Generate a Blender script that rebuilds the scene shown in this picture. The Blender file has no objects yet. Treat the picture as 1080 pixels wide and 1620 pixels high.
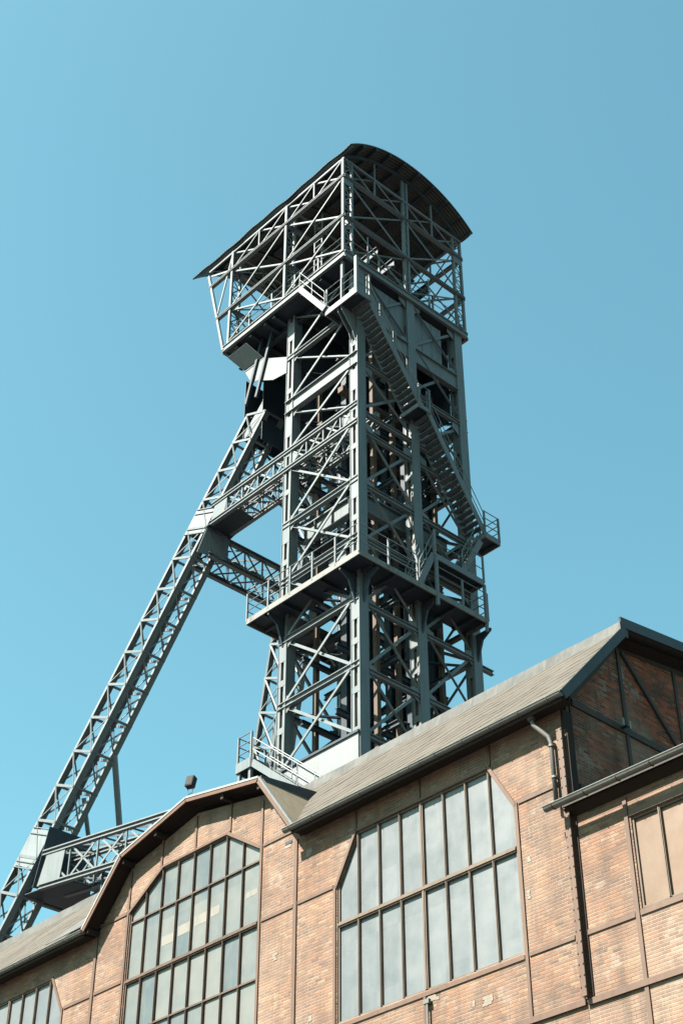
import bpy, math, random
from mathutils import Vector as V, Matrix
from mathutils.geometry import tessellate_polygon
random.seed(7)
S = bpy.context.scene
COL = S.collection

# ------------------------------------------------------------------ camera
cam = bpy.data.cameras.new('camera')
cam.sensor_fit = 'VERTICAL'; cam.sensor_height = 36.0; cam.lens = 54.71
cam.clip_start = 0.1; cam.clip_end = 3000
co = bpy.data.objects.new('camera', cam); COL.objects.link(co)
co.location = (0, 0, 1.6)
co.rotation_euler = (math.radians(90 + 37.5), 0, math.radians(47.357))
S.camera = co

# ------------------------------------------------------------------ world, sun, exposure
SUN = V((-0.18, -0.60, 0.78)).normalized()          # towards the sun
w = bpy.data.worlds.new('World'); S.world = w; w.use_nodes = True
nt = w.node_tree; nt.nodes.clear()
sky = nt.nodes.new('ShaderNodeTexSky'); sky.sky_type = 'NISHITA'; sky.sun_disc = False
sky.sun_elevation = math.asin(SUN.z); sky.sun_rotation = math.atan2(SUN.x, SUN.y)
sky.air_density = 1.0; sky.dust_density = 1.8; sky.ozone_density = 1.0
tint = nt.nodes.new('ShaderNodeMix'); tint.data_type = 'RGBA'; tint.blend_type = 'MULTIPLY'
tint.inputs[0].default_value = 1.0; tint.inputs[7].default_value = (0.70, 1.13, 0.88, 1)
bg = nt.nodes.new('ShaderNodeBackground'); bg.inputs[1].default_value = 0.050
wo = nt.nodes.new('ShaderNodeOutputWorld')
nt.links.new(sky.outputs[0], tint.inputs[6]); nt.links.new(tint.outputs[2], bg.inputs[0]); nt.links.new(bg.outputs[0], wo.inputs[0])
sl = bpy.data.lights.new('sun', 'SUN'); sl.energy = 5.0; sl.angle = math.radians(0.5); sl.color = (1.0, 0.93, 0.82)
so = bpy.data.objects.new('sun', sl); COL.objects.link(so)
so.rotation_euler = SUN.to_track_quat('Z', 'Y').to_euler(); so.location = (-20, -30, 80)
S.view_settings.view_transform = 'Standard'; S.view_settings.look = 'None'
S.view_settings.exposure = 2.52; S.view_settings.gamma = 1.0; S.view_settings.use_curve_mapping = False

# ------------------------------------------------------------------ materials
ALB = 0.43                       # overall albedo level
class NT:
    """small wrapper for building node trees"""
    def __init__(s, name):
        s.m = bpy.data.materials.new(name); s.m.use_nodes = True
        s.t = s.m.node_tree; s.t.nodes.clear()
        s.b = s.n('ShaderNodeBsdfPrincipled'); o = s.n('ShaderNodeOutputMaterial'); s.l(s.b.outputs[0], o.inputs[0])
    def n(s, k): return s.t.nodes.new(k)
    def l(s, a, b): s.t.links.new(a, b)
    def put(s, v, inp):
        if hasattr(v, 'is_linked'): s.l(v, inp)
        else: inp.default_value = v
    def mth(s, op, a, b=0.0, c=0.0):
        n = s.n('ShaderNodeMath'); n.operation = op
        s.put(a, n.inputs[0]); s.put(b, n.inputs[1]); s.put(c, n.inputs[2]); return n.outputs[0]
    def obj(s): return s.n('ShaderNodeTexCoord').outputs['Object']
    def xyz(s, v):
        n = s.n('ShaderNodeSeparateXYZ'); s.l(v, n.inputs[0]); return n.outputs
    def comb(s, x, y, z):
        n = s.n('ShaderNodeCombineXYZ'); s.put(x, n.inputs[0]); s.put(y, n.inputs[1]); s.put(z, n.inputs[2]); return n.outputs[0]
    def noise(s, vec, scale, detail=3.0, rough=0.55, out=0):
        n = s.n('ShaderNodeTexNoise'); s.l(vec, n.inputs['Vector']); n.inputs['Scale'].default_value = scale
        n.inputs['Detail'].default_value = detail; n.inputs['Roughness'].default_value = rough; return n.outputs[out]
    def white(s, vec):
        n = s.n('ShaderNodeTexWhiteNoise'); n.noise_dimensions = '3D'; s.l(vec, n.inputs['Vector']); return n.outputs[0]
    def ramp(s, f, stops, interp='LINEAR'):
        n = s.n('ShaderNodeValToRGB'); cr = n.color_ramp; cr.interpolation = interp
        while len(cr.elements) > 1: cr.elements.remove(cr.elements[-1])
        for i, (p, c) in enumerate(stops):
            e = cr.elements[0] if i == 0 else cr.elements.new(p)
            e.position = p; e.color = (c[0], c[1], c[2], 1) if hasattr(c, '__len__') else (c, c, c, 1)
        s.l(f, n.inputs[0]); return n.outputs[0]
    def mix(s, f, a, b, mode='MIX'):
        n = s.n('ShaderNodeMix'); n.data_type = 'RGBA'; n.blend_type = mode
        s.put(f, n.inputs[0])
        for v, k in ((a, 6), (b, 7)):
            if hasattr(v, 'is_linked'): s.l(v, n.inputs[k])
            else: n.inputs[k].default_value = (v[0], v[1], v[2], 1)
        return n.outputs[2]
    def color(s, c): s.l(s.mix(1.0, c, (ALB, ALB, ALB), 'MULTIPLY'), s.b.inputs['Base Color'])
    def bump(s, h, strength=0.4, dist=0.01):
        n = s.n('ShaderNodeBump'); n.inputs['Strength'].default_value = strength; n.inputs['Distance'].default_value = dist
        s.l(h, n.inputs['Height']); s.l(n.outputs[0], s.b.inputs['Normal'])
    def rough(s, r): s.put(r, s.b.inputs['Roughness'])

def paint(name, c1, c2, rust=0.0, rough=0.5, scale=0.7, rustc=(0.16, 0.07, 0.035)):
    k = NT(name); o = k.obj()
    f = k.noise(o, scale, 4, 0.6)
    c = k.mix(k.ramp(f, [(0.3, 0.0), (0.7, 1.0)]), c1, c2)
    st = k.noise(k.comb(k.mth('MULTIPLY', k.xyz(o)[0], 6), k.mth('MULTIPLY', k.xyz(o)[1], 6), k.mth('MULTIPLY', k.xyz(o)[2], 0.7)), 1.0, 3, 0.6)
    c = k.mix(k.ramp(st, [(0.48, 0.0), (0.75, 0.5)]), c, tuple(x * 0.60 for x in c1))
    if rust > 0:
        r = k.noise(o, 3.1, 5, 0.7)
        c = k.mix(k.ramp(r, [(0.62 - rust * 0.1, 0.0), (0.70, rust)]), c, rustc)
    k.color(c); k.rough(rough); k.b.inputs['Specular IOR Level'].default_value = 0.3
    k.bump(k.noise(o, 30, 2), 0.1, 0.004)
    return k.m

def brick(name, axis, stops, bloom=0.0):
    k = NT(name); o = k.obj(); x = k.xyz(o)
    CH, CL = 0.077, 0.258
    # gentle wander so that courses are not ruler-straight
    wob = k.mth('MULTIPLY', k.mth('SUBTRACT', k.noise(o, 0.8, 2), 0.5), 0.02)
    zz = k.mth('DIVIDE', k.mth('ADD', x[2], wob), CH)
    row = k.mth('FLOOR', zz); fz = k.mth('FRACT', zz)
    par = k.mth('MULTIPLY', k.mth('MODULO', k.mth('ADD', row, 1000), 2), 0.5)
    jit = k.mth('MULTIPLY', k.white(k.comb(row, 3.0, 1.0)), 0.16)
    uu = k.mth('ADD', k.mth('ADD', k.mth('DIVIDE', x[axis], CL), par), jit)
    colm = k.mth('FLOOR', uu); fu = k.mth('FRACT', uu)
    idv = k.comb(colm, row, 0.0)
    wn = k.white(idv); wn2 = k.white(k.comb(colm, row, 7.7))
    cl = k.noise(k.comb(k.mth('MULTIPLY', colm, CL), k.mth('MULTIPLY', row, CH * 1.6), 0.0), 1.15, 3, 0.6)
    f = k.mth('ADD', k.mth('MULTIPLY', wn, 0.50), k.mth('MULTIPLY', k.mth('SUBTRACT', cl, 0.5), 1.5))
    f = k.mth('ADD', f, 0.27)
    c = k.ramp(f, stops)
    # a scatter of yellow bricks and burnt headers
    c = k.mix(k.ramp(wn2, [(0.95, 0.0), (0.96, 0.7)]), c, (0.418, 0.302, 0.180))
    c = k.mix(k.ramp(wn2, [(0.07, 0.6), (0.08, 0.0)]), c, (0.094, 0.072, 0.065))
    # big weathering: pale bloom and soot
    big = k.noise(o, 0.33, 4, 0.6)
    c = k.mix(k.ramp(big, [(0.47, 0.0), (0.62, 0.62)]), c, (0.360, 0.266, 0.202))
    c = k.mix(k.ramp(k.noise(o, 0.5, 5, 0.65, 0), [(0.36, 0.45), (0.5, 0.0)]), c, (0.122, 0.086, 0.072))
    run = k.noise(k.comb(k.mth('MULTIPLY', x[0], 2.6), k.mth('MULTIPLY', x[1], 2.6), k.mth('MULTIPLY', x[2], 0.28)), 1.0, 5, 0.65)
    c = k.mix(k.ramp(run, [(0.50, 0.0), (0.68, 0.6)]), c, (0.085, 0.062, 0.052))
    c = k.mix(k.ramp(run, [(0.30, 0.35), (0.44, 0.0)]), c, (0.36, 0.27, 0.215))
    c = k.mix(0.25, c, k.ramp(k.noise(o, 22, 3), [(0.3, 0.1), (0.7, 0.5)]), 'SOFT_LIGHT')
    # bleached bricks in clusters, and an overall dusty bloom
    pt = k.mth('MULTIPLY', k.ramp(k.noise(o, 0.75, 4, 0.7), [(0.55, 0.0), (0.63, 1.0)]), k.ramp(k.white(k.comb(colm, row, 3.3)), [(0.38, 0.0), (0.5, 0.75)]))
    c = k.mix(pt, c, (0.40, 0.325, 0.265))
    c = k.mix(bloom, c, (0.300, 0.215, 0.172))
    # mortar: pale in some areas, dirty in others
    mo = k.ramp(k.noise(o, 0.7, 3), [(0.40, (0.194, 0.137, 0.108)), (0.60, (0.396, 0.324, 0.266))])
    ez = k.mth('MINIMUM', fz, k.mth('SUBTRACT', 1.0, fz)); eu = k.mth('MINIMUM', fu, k.mth('SUBTRACT', 1.0, fu))
    d = k.mth('MINIMUM', k.mth('MULTIPLY', ez, CH), k.mth('MULTIPLY', eu, CL))
    mask = k.ramp(d, [(0.0045, 1.0), (0.0085, 0.0)])
    c = k.mix(mask, c, mo)
    k.color(c); k.rough(0.88)
    k.b.inputs['Specular IOR Level'].default_value = 0.25
    h = k.mth('ADD', k.mth('MULTIPLY', k.ramp(d, [(0.002, 0.0), (0.010, 1.0)]), 0.7), k.mth('MULTIPLY', k.mth('ADD', k.noise(o, 60, 3), k.mth('MULTIPLY', wn, 0.6)), 0.5))
    k.bump(h, 0.7, 0.012)
    return k.m

def glass(name, c1, c2, streak, rough=0.32, pane=0.74):
    k = NT(name); o = k.obj(); x = k.xyz(o)
    pid = k.mth('FLOOR', k.mth('DIVIDE', x[0], pane)); 
    v = k.mth('ADD', k.mth('MULTIPLY', k.white(k.comb(pid, 2.0, k.mth('FLOOR', k.mth('DIVIDE', x[2], 1.5)))), 0.45), k.mth('MULTIPLY', k.noise(o, 0.9, 4, 0.6), 0.75))
    c = k.mix(k.ramp(v, [(0.30, 0.0), (0.80, 1.0)]), c1, c2)
    st = k.noise(k.comb(k.mth('MULTIPLY', x[0], 5.0), 0.0, k.mth('MULTIPLY', x[2], 0.5)), 1.3, 4, 0.65)
    c = k.mix(k.ramp(st, [(0.48, 0.0), (0.78, 0.45)]), c, streak)
    k.color(c); k.rough(k.ramp(k.noise(o, 2.0, 3), [(0.3, rough), (0.7, rough + 0.2)]))
    k.b.inputs['Specular IOR Level'].default_value = 0.5
    k.bump(k.noise(o, 14, 3), 0.12, 0.01)
    return k.m

def felt(name):
    k = NT(name); o = k.obj(); x = k.xyz(o)
    s = k.mth('MULTIPLY', k.mth('ADD', x[1], x[2]), 0.71)            # distance up the slope
    warp = k.mth('MULTIPLY', k.mth('SUBTRACT', k.noise(o, 0.6, 3), 0.5), 0.5)
    lap = k.mth('ADD', k.mth('SUBTRACT', s, k.mth('MULTIPLY', x[0], 0.50)), warp)       # wrinkles run askew of the eave
    along = k.mth('ADD', x[0], k.mth('MULTIPLY', s, 0.50))
    wv = k.mth('MULTIPLY', k.noise(k.comb(k.mth('MULTIPLY', along, 0.5), k.mth('MULTIPLY', lap, 0.9), 0.0), 1.3, 4, 0.6), 1.5)
    fr = k.mth('FRACT', k.mth('ADD', k.mth('DIVIDE', lap, 0.46), wv))
    st = k.mth('PINGPONG', k.mth('ADD', k.mth('DIVIDE', lap, 0.46), wv), 0.5)
    ridge = k.ramp(fr, [(0.0, 1.0), (0.22, 0.9), (0.32, 0.0)])
    c = k.ramp(k.noise(o, 0.9, 5, 0.62), [(0.3, (0.102, 0.088, 0.073)), (0.7, (0.139, 0.123, 0.105))])
    gap = k.noise(o, 1.1, 3, 0.6)
    c = k.mix(k.mth('MULTIPLY', ridge, k.ramp(gap, [(0.36, 0.35), (0.54, 1.0)])), c, (0.026, 0.022, 0.019))
    c = k.mix(k.ramp(k.noise(o, 9, 4, 0.7), [(0.5, 0.0), (0.8, 0.3)]), c, (0.151, 0.136, 0.121))
    k.color(c); k.rough(0.9); k.b.inputs['Specular IOR Level'].default_value = 0.2
    k.bump(k.mth('ADD', k.mth('MULTIPLY', st, 1.2), k.mth('ADD', k.mth('MULTIPLY', ridge, 0.6), k.mth('MULTIPLY', k.noise(o, 40, 2), 0.15))), 0.9, 0.05)
    return k.m

def sheet(name, c1, c2, patch):
    k = NT(name); o = k.obj(); x = k.xyz(o)
    c = k.mix(k.ramp(k.noise(o, 1.6, 4, 0.6), [(0.35, 0.0), (0.65, 1.0)]), c1, c2)
    seam = k.mth('FRACT', k.mth('DIVIDE', x[0], 0.93))
    c = k.mix(k.ramp(seam, [(0.0, 0.8), (0.025, 0.0)]), c, (0.07, 0.07, 0.07))
    c = k.mix(k.ramp(k.noise(k.comb(k.mth('MULTIPLY', x[0], 5), x[1], x[2]), 1.4, 4), [(0.5, 0.0), (0.7, 0.6)]), c, patch)
    k.color(c); k.rough(0.8); k.b.inputs['Specular IOR Level'].default_value = 0.2; k.bump(k.noise(o, 6, 3), 0.25, 0.02)
    return k.m

def corrugated(name):
    k = NT(name); o = k.obj(); x = k.xyz(o)
    h = k.mth('SINE', k.mth('MULTIPLY', x[0], 2 * math.pi / 0.15))
    c = k.mix(k.ramp(k.noise(o, 1.2, 4, 0.6), [(0.35, 0.0), (0.7, 1.0)]), (0.034, 0.038, 0.039), (0.060, 0.062, 0.060))
    k.color(c); k.rough(0.6); k.bump(h, 0.8, 0.03)
    return k.m

def concrete(name):
    k = NT(name); o = k.obj(); x = k.xyz(o)
    c = k.ramp(k.noise(o, 0.8, 5, 0.6), [(0.3, (0.232, 0.251, 0.271)), (0.7, (0.286, 0.312, 0.335))])
    st = k.noise(k.comb(k.mth('MULTIPLY', x[0], 7), k.mth('MULTIPLY', x[1], 7), k.mth('MULTIPLY', x[2], 0.6)), 1.0, 3)
    c = k.mix(k.ramp(st, [(0.52, 0.0), (0.8, 0.4)]), c, (0.152, 0.165, 0.179))
    k.color(c); k.rough(0.8); k.bump(k.noise(o, 25, 3), 0.2, 0.008)
    return k.m

def gravel(name):
    k = NT(name); o = k.obj()
    c = k.ramp(k.noise(o, 0.35, 6, 0.65), [(0.3, (0.065, 0.057, 0.050)), (0.7, (0.105, 0.092, 0.080))])
    k.color(c); k.rough(0.95)
    k.bump(k.noise(o, 40, 3), 0.5, 0.02)
    return k.m

STEEL = paint('steel paint', (0.189, 0.223, 0.244), (0.225, 0.259, 0.279), 0.25, 0.5)
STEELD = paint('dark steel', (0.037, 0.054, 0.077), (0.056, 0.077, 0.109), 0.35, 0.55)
RUSTED = paint('rusty steel', (0.230, 0.234, 0.230), (0.281, 0.281, 0.272), 0.8, 0.65)
BROWNSLOT = paint('brown primer', (0.17, 0.125, 0.09), (0.24, 0.18, 0.13), 0.4, 0.7)
TIMBER = paint('guide timber', (0.134, 0.096, 0.074), (0.178, 0.129, 0.101), 0.2, 0.8)
BAND = paint('brown frame steel', (0.145, 0.082, 0.059), (0.188, 0.112, 0.079), 0.35, 0.6)
MULL = paint('weathered bar', (0.143, 0.107, 0.083), (0.229, 0.170, 0.129), 0.4, 0.65)
GABLEBAR = paint('dark gable frame', (0.060, 0.048, 0.043), (0.09, 0.07, 0.06), 0.3, 0.75)
MULLD = paint('dark glazing bar', (0.075, 0.052, 0.040), (0.17, 0.105, 0.072), 0.3, 0.7)
BRIGHTSTRIP = paint('bright interior strip', (0.267, 0.258, 0.232), (0.312, 0.300, 0.278), 0.0, 0.9)  # cream tone of the bright hall interior, painted onto the gable panes
FASCIA = paint('rust brown fascia', (0.136, 0.068, 0.044), (0.184, 0.096, 0.064), 0.3, 0.7)
DARKTRIM = paint('dark sheet trim', (0.045, 0.05, 0.055), (0.075, 0.08, 0.085), 0.0, 0.45)
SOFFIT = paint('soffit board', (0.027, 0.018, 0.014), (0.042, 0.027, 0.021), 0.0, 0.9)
GUTTER = paint('zinc gutter', (0.178, 0.184, 0.178), (0.262, 0.262, 0.250), 0.25, 0.5)
PIPE = paint('pale downpipe', (0.134, 0.134, 0.126), (0.168, 0.168, 0.157), 0.2, 0.6)
COPING = paint('pale coping', (0.336, 0.344, 0.344), (0.416, 0.424, 0.416), 0.1, 0.5)
LAMPBODY = paint('black lamp body', (0.02, 0.02, 0.022), (0.035, 0.035, 0.035), 0.0, 0.8)
LENS = paint('lamp lens', (0.05, 0.052, 0.055), (0.06, 0.062, 0.065), 0.0, 0.9)
MORTAR = paint('lime patch', (0.294, 0.255, 0.208), (0.352, 0.311, 0.263), 0.0, 0.9)
BRX = brick('brick facade', 0, [(0.04, (0.122, 0.082, 0.063)), (0.18, (0.191, 0.118, 0.084)), (0.34, (0.249, 0.142, 0.096)), (0.52, (0.302, 0.160, 0.104)),
                                (0.66, (0.334, 0.165, 0.098)), (0.80, (0.360, 0.200, 0.120)), (0.95, (0.445, 0.290, 0.168))], 0.17)
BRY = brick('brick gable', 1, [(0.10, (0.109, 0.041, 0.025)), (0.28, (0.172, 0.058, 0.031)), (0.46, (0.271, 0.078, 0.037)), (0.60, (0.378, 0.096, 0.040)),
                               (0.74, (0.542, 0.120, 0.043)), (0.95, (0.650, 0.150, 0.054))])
GLASS = glass('wired glass', (0.133, 0.153, 0.171), (0.178, 0.198, 0.216), (0.200, 0.213, 0.228), 0.38, 0.7525)
GLASSB = glass('clear old glass', (0.115, 0.142, 0.160), (0.215, 0.223, 0.217), (0.250, 0.230, 0.180), 0.28, 0.74)
TANPANE = glass('tan board pane', (0.170, 0.098, 0.055), (0.202, 0.120, 0.071), (0.145, 0.088, 0.052), 0.6, 0.72)
FELT = felt('roof felt')
STRIP = sheet('lead upstand', (0.088, 0.091, 0.091), (0.141, 0.144, 0.141), (0.187, 0.182, 0.171))
CANOPY = corrugated('corrugated canopy sheet')
CONC = concrete('painted concrete')
GRAVEL = gravel('gravel yard')
OLIVE = paint('olive sheet cladding', (0.187, 0.155, 0.104), (0.245, 0.205, 0.144), 0.2, 0.8)
FLATROOF = paint('flat roof felt', (0.066, 0.063, 0.060), (0.102, 0.096, 0.090), 0.0, 0.9)

# ------------------------------------------------------------------ mesh helpers
class MB:
    def __init__(s): s.v = []; s.f = []
    def add(s, vs, fs):
        n = len(s.v); s.v += [V(p) for p in vs]; s.f += [tuple(i + n for i in f) for f in fs]; return s
    def box(s, lo, hi):
        (a, b, c), (d, e, g) = lo, hi
        return s.add([(a,b,c),(d,b,c),(d,e,c),(a,e,c),(a,b,g),(d,b,g),(d,e,g),(a,e,g)],
                     [(0,3,2,1),(4,5,6,7),(0,1,5,4),(1,2,6,5),(2,3,7,6),(3,0,4,7)])
    def prof(s, pts, p, q, up=(0, 0, 1)):
        """extrude the closed profile pts (side, up) from p to q"""
        p, q = V(p), V(q); d = (q - p).normalized(); up = V(up)
        if abs(d.dot(up)) > 0.98: up = V((0, 1, 0)) if abs(d.z) > 0.9 else V((0, 0, 1))
        sd = d.cross(up).normalized(); u = sd.cross(d)
        n = len(pts)
        vs = [p + sd * a + u * b for a, b in pts] + [q + sd * a + u * b for a, b in pts]
        fs = [tuple(range(n))[::-1], tuple(range(n, 2 * n))] + [(i, (i + 1) % n, n + (i + 1) % n, n + i) for i in range(n)]
        return s.add(vs, fs)
    def bar(s, p, q, w, h, up=(0, 0, 1)): return s.prof([(-w/2,-h/2),(w/2,-h/2),(w/2,h/2),(-w/2,h/2)], p, q, up)
    def ibeam(s, p, q, w, h, tf=0.03, tw=0.025, up=(0, 0, 1)):
        W, H, a = w / 2, h / 2, tw / 2
        return s.prof([(-W,-H),(W,-H),(W,-H+tf),(a,-H+tf),(a,H-tf),(W,H-tf),(W,H),(-W,H),(-W,H-tf),(-a,H-tf),(-a,-H+tf),(-W,-H+tf)], p, q, up)
    def angle(s, p, q, w, t=0.018, up=(0, 0, 1), flip=1):
        pts = [(0,0),(w*flip,0),(w*flip,t),(t*flip,t),(t*flip,w),(0,w)]
        pts = [(a - w*flip/2, b - w/2) for a, b in pts]
        if flip < 0: pts = pts[::-1]
        return s.prof(pts, p, q, up)
    def tube(s, pts, r, n=8, cap=True):
        pts = [V(p) for p in pts]; rings = []
        for i, p in enumerate(pts):
            d = (pts[min(i+1, len(pts)-1)] - pts[max(i-1, 0)]).normalized()
            a = d.cross(V((0,0,1))) if abs(d.z) < 0.95 else d.cross(V((1,0,0)))
            a.normalize(); b = d.cross(a)
            rings.append([p + (a*math.cos(2*math.pi*k/n) + b*math.sin(2*math.pi*k/n))*r for k in range(n)])
        vs = [p for r_ in rings for p in r_]; fs = []
        for i in range(len(pts)-1):
            for k in range(n): fs.append((i*n+k, i*n+(k+1)%n, (i+1)*n+(k+1)%n, (i+1)*n+k))
        if cap: fs += [tuple(range(n))[::-1], tuple(range((len(pts)-1)*n, len(pts)*n))]
        return s.add(vs, fs)
    def plate(s, poly, ext):
        """prism: 3-D polygon (convex or not) moved by ext"""
        poly = [V(p) for p in poly]; ext = V(ext); n = len(poly)
        tris = tessellate_polygon([poly])
        fs = [tuple(t) for t in tris] + [tuple(i + n for i in t[::-1]) for t in tris] + [(i, (i+1) % n, n+(i+1) % n, n+i) for i in range(n)]
        return s.add(poly + [p + ext for p in poly], fs)
    def holed(s, outer, holes, mapf, ext):
        """wall panel with openings: 2-D loops, mapf(u, v) -> 3-D point, thickness vector ext"""
        loops = [[V((u, v, 0)) for u, v in outer]] + [[V((u, v, 0)) for u, v in h] for h in holes]
        tris = tessellate_polygon(loops); flat = [p for l in loops for p in l]; n = len(flat); ext = V(ext)
        pts = [V(mapf(p.x, p.y)) for p in flat]
        fs = [tuple(t) for t in tris] + [tuple(i + n for i in t[::-1]) for t in tris]; k = 0
        for l in loops:
            m = len(l); fs += [(k+i, k+(i+1) % m, n+k+(i+1) % m, n+k+i) for i in range(m)]; k += m
        return s.add(pts + [p + ext for p in pts], fs)
    def build(s, name, mat, parent=None, smooth=False, bevel=0.0):
        base = root_of(parent).location if parent else V((0, 0, 0))
        me = bpy.data.meshes.new(name)
        me.from_pydata([tuple(p - base) for p in s.v], [], s.f); me.update()
        import bmesh
        bm = bmesh.new(); bm.from_mesh(me); bmesh.ops.recalc_face_normals(bm, faces=bm.faces); bm.to_mesh(me); bm.free()
        if smooth:
            for p in me.polygons: p.use_smooth = len(p.vertices) == 4
        me.materials.append(mat)
        o = bpy.data.objects.new(name, me); COL.objects.link(o)
        if parent: o.parent = parent
        if bevel:
            b = o.modifiers.new('edge', 'BEVEL'); b.width = bevel; b.segments = 2; b.limit_method = 'ANGLE'
        return o
def root_of(o):
    while o.parent: o = o.parent
    return o
def tag(o, label=None, cat=None, group=None, kind=None):
    for k, v in (('label', label), ('category', cat), ('group', group), ('kind', kind)):
        if v: o[k] = v
    return o
def thing(name, loc, label, cat, group=None):
    o = bpy.data.objects.new(name, None); COL.objects.link(o); o.location = loc; o.empty_display_size = 0.3
    return tag(o, label, cat, group)
def lerp(a, b, t): return V(a) + (V(b) - V(a)) * t

# ------------------------------------------------------------------ ground
g = MB(); g.add([(-900,-900,0),(900,-900,0),(900,900,0),(-900,900,0)], [(0,1,2,3)])
tag(g.build('ground', GRAVEL), kind='structure')

# ================================================================== brick hall
FY = 25.0                                            # front face of the facade
hall = thing('brick_hall', (-29, 25, 0), 'long brick hall with tall octagonal windows and cross gable in front of the tower', 'building')
XL, XR = -64.0, -19.7
def octo(x0, x1, z0, zk, zt, k): return [(x0, z0), (x1, z0), (x1, zk), (x1 - k, zt), (x0 + k, zt), (x0, zk)]
WIN_MAIN = octo(-27.30, -21.29, 14.55, 18.07, 19.30, 0.72)
WIN_GABLE = octo(-36.33, -30.42, 13.2, 20.20, 21.10, 1.47)
WIN_LEFT = octo(-45.6, -39.52, 14.55, 18.12, 19.25, 0.66)
GC = -33.30
outer = [(XL, 0), (XR, 0), (XR, 19.95), (-28.75, 19.95), (-30.1, 21.72), (GC, 22.30), (-36.4, 21.66), (-37.95, 19.95), (XL, 19.95)]
mb = MB(); mb.holed(outer, [WIN_MAIN, WIN_GABLE, WIN_LEFT], lambda u, v: (u, FY, v), (0, 0.4, 0))
wall = mb.build('facade_wall', BRX, hall)
tag(wall, 'sunlit brick facade')
# gable end wall (faces +X)
BRK = (27.15, 22.85); APX = (35.0, 24.15)
out = [(FY + 0.402, 0), (45.0, 0), (45.0, 19.95), (42.9, 22.6), (APX[0], APX[1] - 0.3), (BRK[0], BRK[1] - 0.18), (FY + 0.402, 20.65)]
mb = MB(); mb.holed(out, [], lambda u, v: (XR, u, v), (-0.4, 0, 0))
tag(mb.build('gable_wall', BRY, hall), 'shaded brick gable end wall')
mb = MB(); mb.box((XL, 44.6, 0), (XR - 0.402, 45.0, 19.95)); mb.box((XL, FY + 0.402, 0), (XL + 0.4, 44.598, 19.95))
mb.build('rear_wall', BRX, hall)
# mortar patches and a small vent brick on the facade
rp = random.Random(3)
for px, pz, r, asp in [(-28.42,19.42,.15,1.2),(-29.68,16.92,.15,.8),(-20.95,16.70,.12,.6),(-21.05,15.83,.14,.5),(-22.44,13.86,.14,1.3),(-22.85,13.93,.09,.8),(-28.27,14.96,.12,.9),(-24.1,14.40,.12,1.8),(-29.25,19.93,.12,1.5)]:
    if px > -19.7: continue
    mb = MB(); r *= 0.8; nr = max(1, round(2 * r / 0.077)); r0 = math.floor((pz - r) / 0.077)
    for q in range(nr):
        z0 = (r0 + q) * 0.077; hw = r * asp * rp.uniform(0.45, 1.1); cx = px + rp.uniform(-.3, .3) * r * asp
        top = []; bot = []
        for i in range(7):
            x = cx - hw + 2 * hw * i / 6; bot.append((x, FY - 0.010, z0 + rp.uniform(-.004, .020) * (1 if q == 0 else -.2))); top.append((x, FY - 0.010, z0 + 0.077 + rp.uniform(-.03, .004) * (1 if q == nr - 1 else .2)))
        top[0] = (top[0][0] + .02, FY - .010, top[0][2]); mb.plate(bot + top[::-1], (0, 0.007, 0))
    mb.build('mortar_patch', MORTAR, wall)
mb = MB(); mb.box((-29.35, FY - 0.02, 19.89), (-29.08, FY - 0.0125, 19.97)); mb.build('vent_brick', STEELD, wall)

# exposed steel frame, one mesh per member
def strip_x(name, x0, x1, z, h, par, mat=BAND, y=FY, pr=0.03):
    m = MB(); m.box((x0, y - pr, z - h / 2), (x1, y - 0.003, z + h / 2)); return m.build(name, mat, par)
def strip_z(name, x, z0, z1, wd, par, mat=BAND, y=FY, pr=0.036):
    m = MB(); m.box((x - wd / 2, y - pr, z0), (x + wd / 2, y - 0.003, z1)); return m.build(name, mat, par)
def strip_d(name, a, b, wd, par, mat=BAND, y=FY, pr=0.033):
    m = MB(); m.plate(_quad(a, b, wd, y - 0.003), (0, -pr, 0)); return m.build(name, mat, par)
def _quad(a, b, wd, y):
    a2, b2 = V((a[0], 0, a[1])), V((b[0], 0, b[1])); d = (b2 - a2).normalized(); n = V((-d.z, 0, d.x)) * wd / 2
    return [V((p.x, y, p.z)) for p in (a2 - n, b2 - n, b2 + n, a2 + n)]
for x in (-28.90, -37.93, -46.9, -52.0, -57.0): strip_z('frame_post', x, 6.0, 19.9, 0.125, hall, pr=0.04)
for x in (-21.21, -27.38, -30.34, -36.41, -39.44): strip_z('frame_post', x, 6.0, {-21.21: 18.1, -27.38: 18.1, -30.34: 21.6, -36.41: 21.5, -39.44: 18.15}[x], 0.085, hall)
for x, z0, z1 in ((-31.75, 21.16, 22.0), (-34.92, 21.16, 22.0), (-33.33, 21.16, 22.2), (-24.30, 19.36, 19.9), (-21.95, 19.36, 19.9), (-26.60, 19.36, 19.9), (-24.33, 6.0, 14.4)): strip_z('frame_post', x, z0, z1, 0.08, hall)
for x0, x1, z in ((-21.14, -19.86, 18.10), (-28.81, -27.45, 18.09), (-30.27, -28.99, 18.07), (-37.84, -36.48, 18.14), (-39.37, -38.02, 18.14),
                  (-21.14, -19.86, 14.48), (-27.31, -21.28, 14.46), (-28.81, -27.45, 14.50), (-30.27, -28.99, 20.22), (-37.84, -36.48, 20.20), (-30.27, -28.99, 14.50),
                  (-36.34, -34.0, 21.62 - 9.0), (-19.6, -19.6, 0)):
    if x1 > x0: strip_x('frame_rail', x0, x1, z, 0.095, hall)
strip_x('frame_belt', -30.3, -19.72, 13.05, 0.13, hall, pr=0.06)
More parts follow.
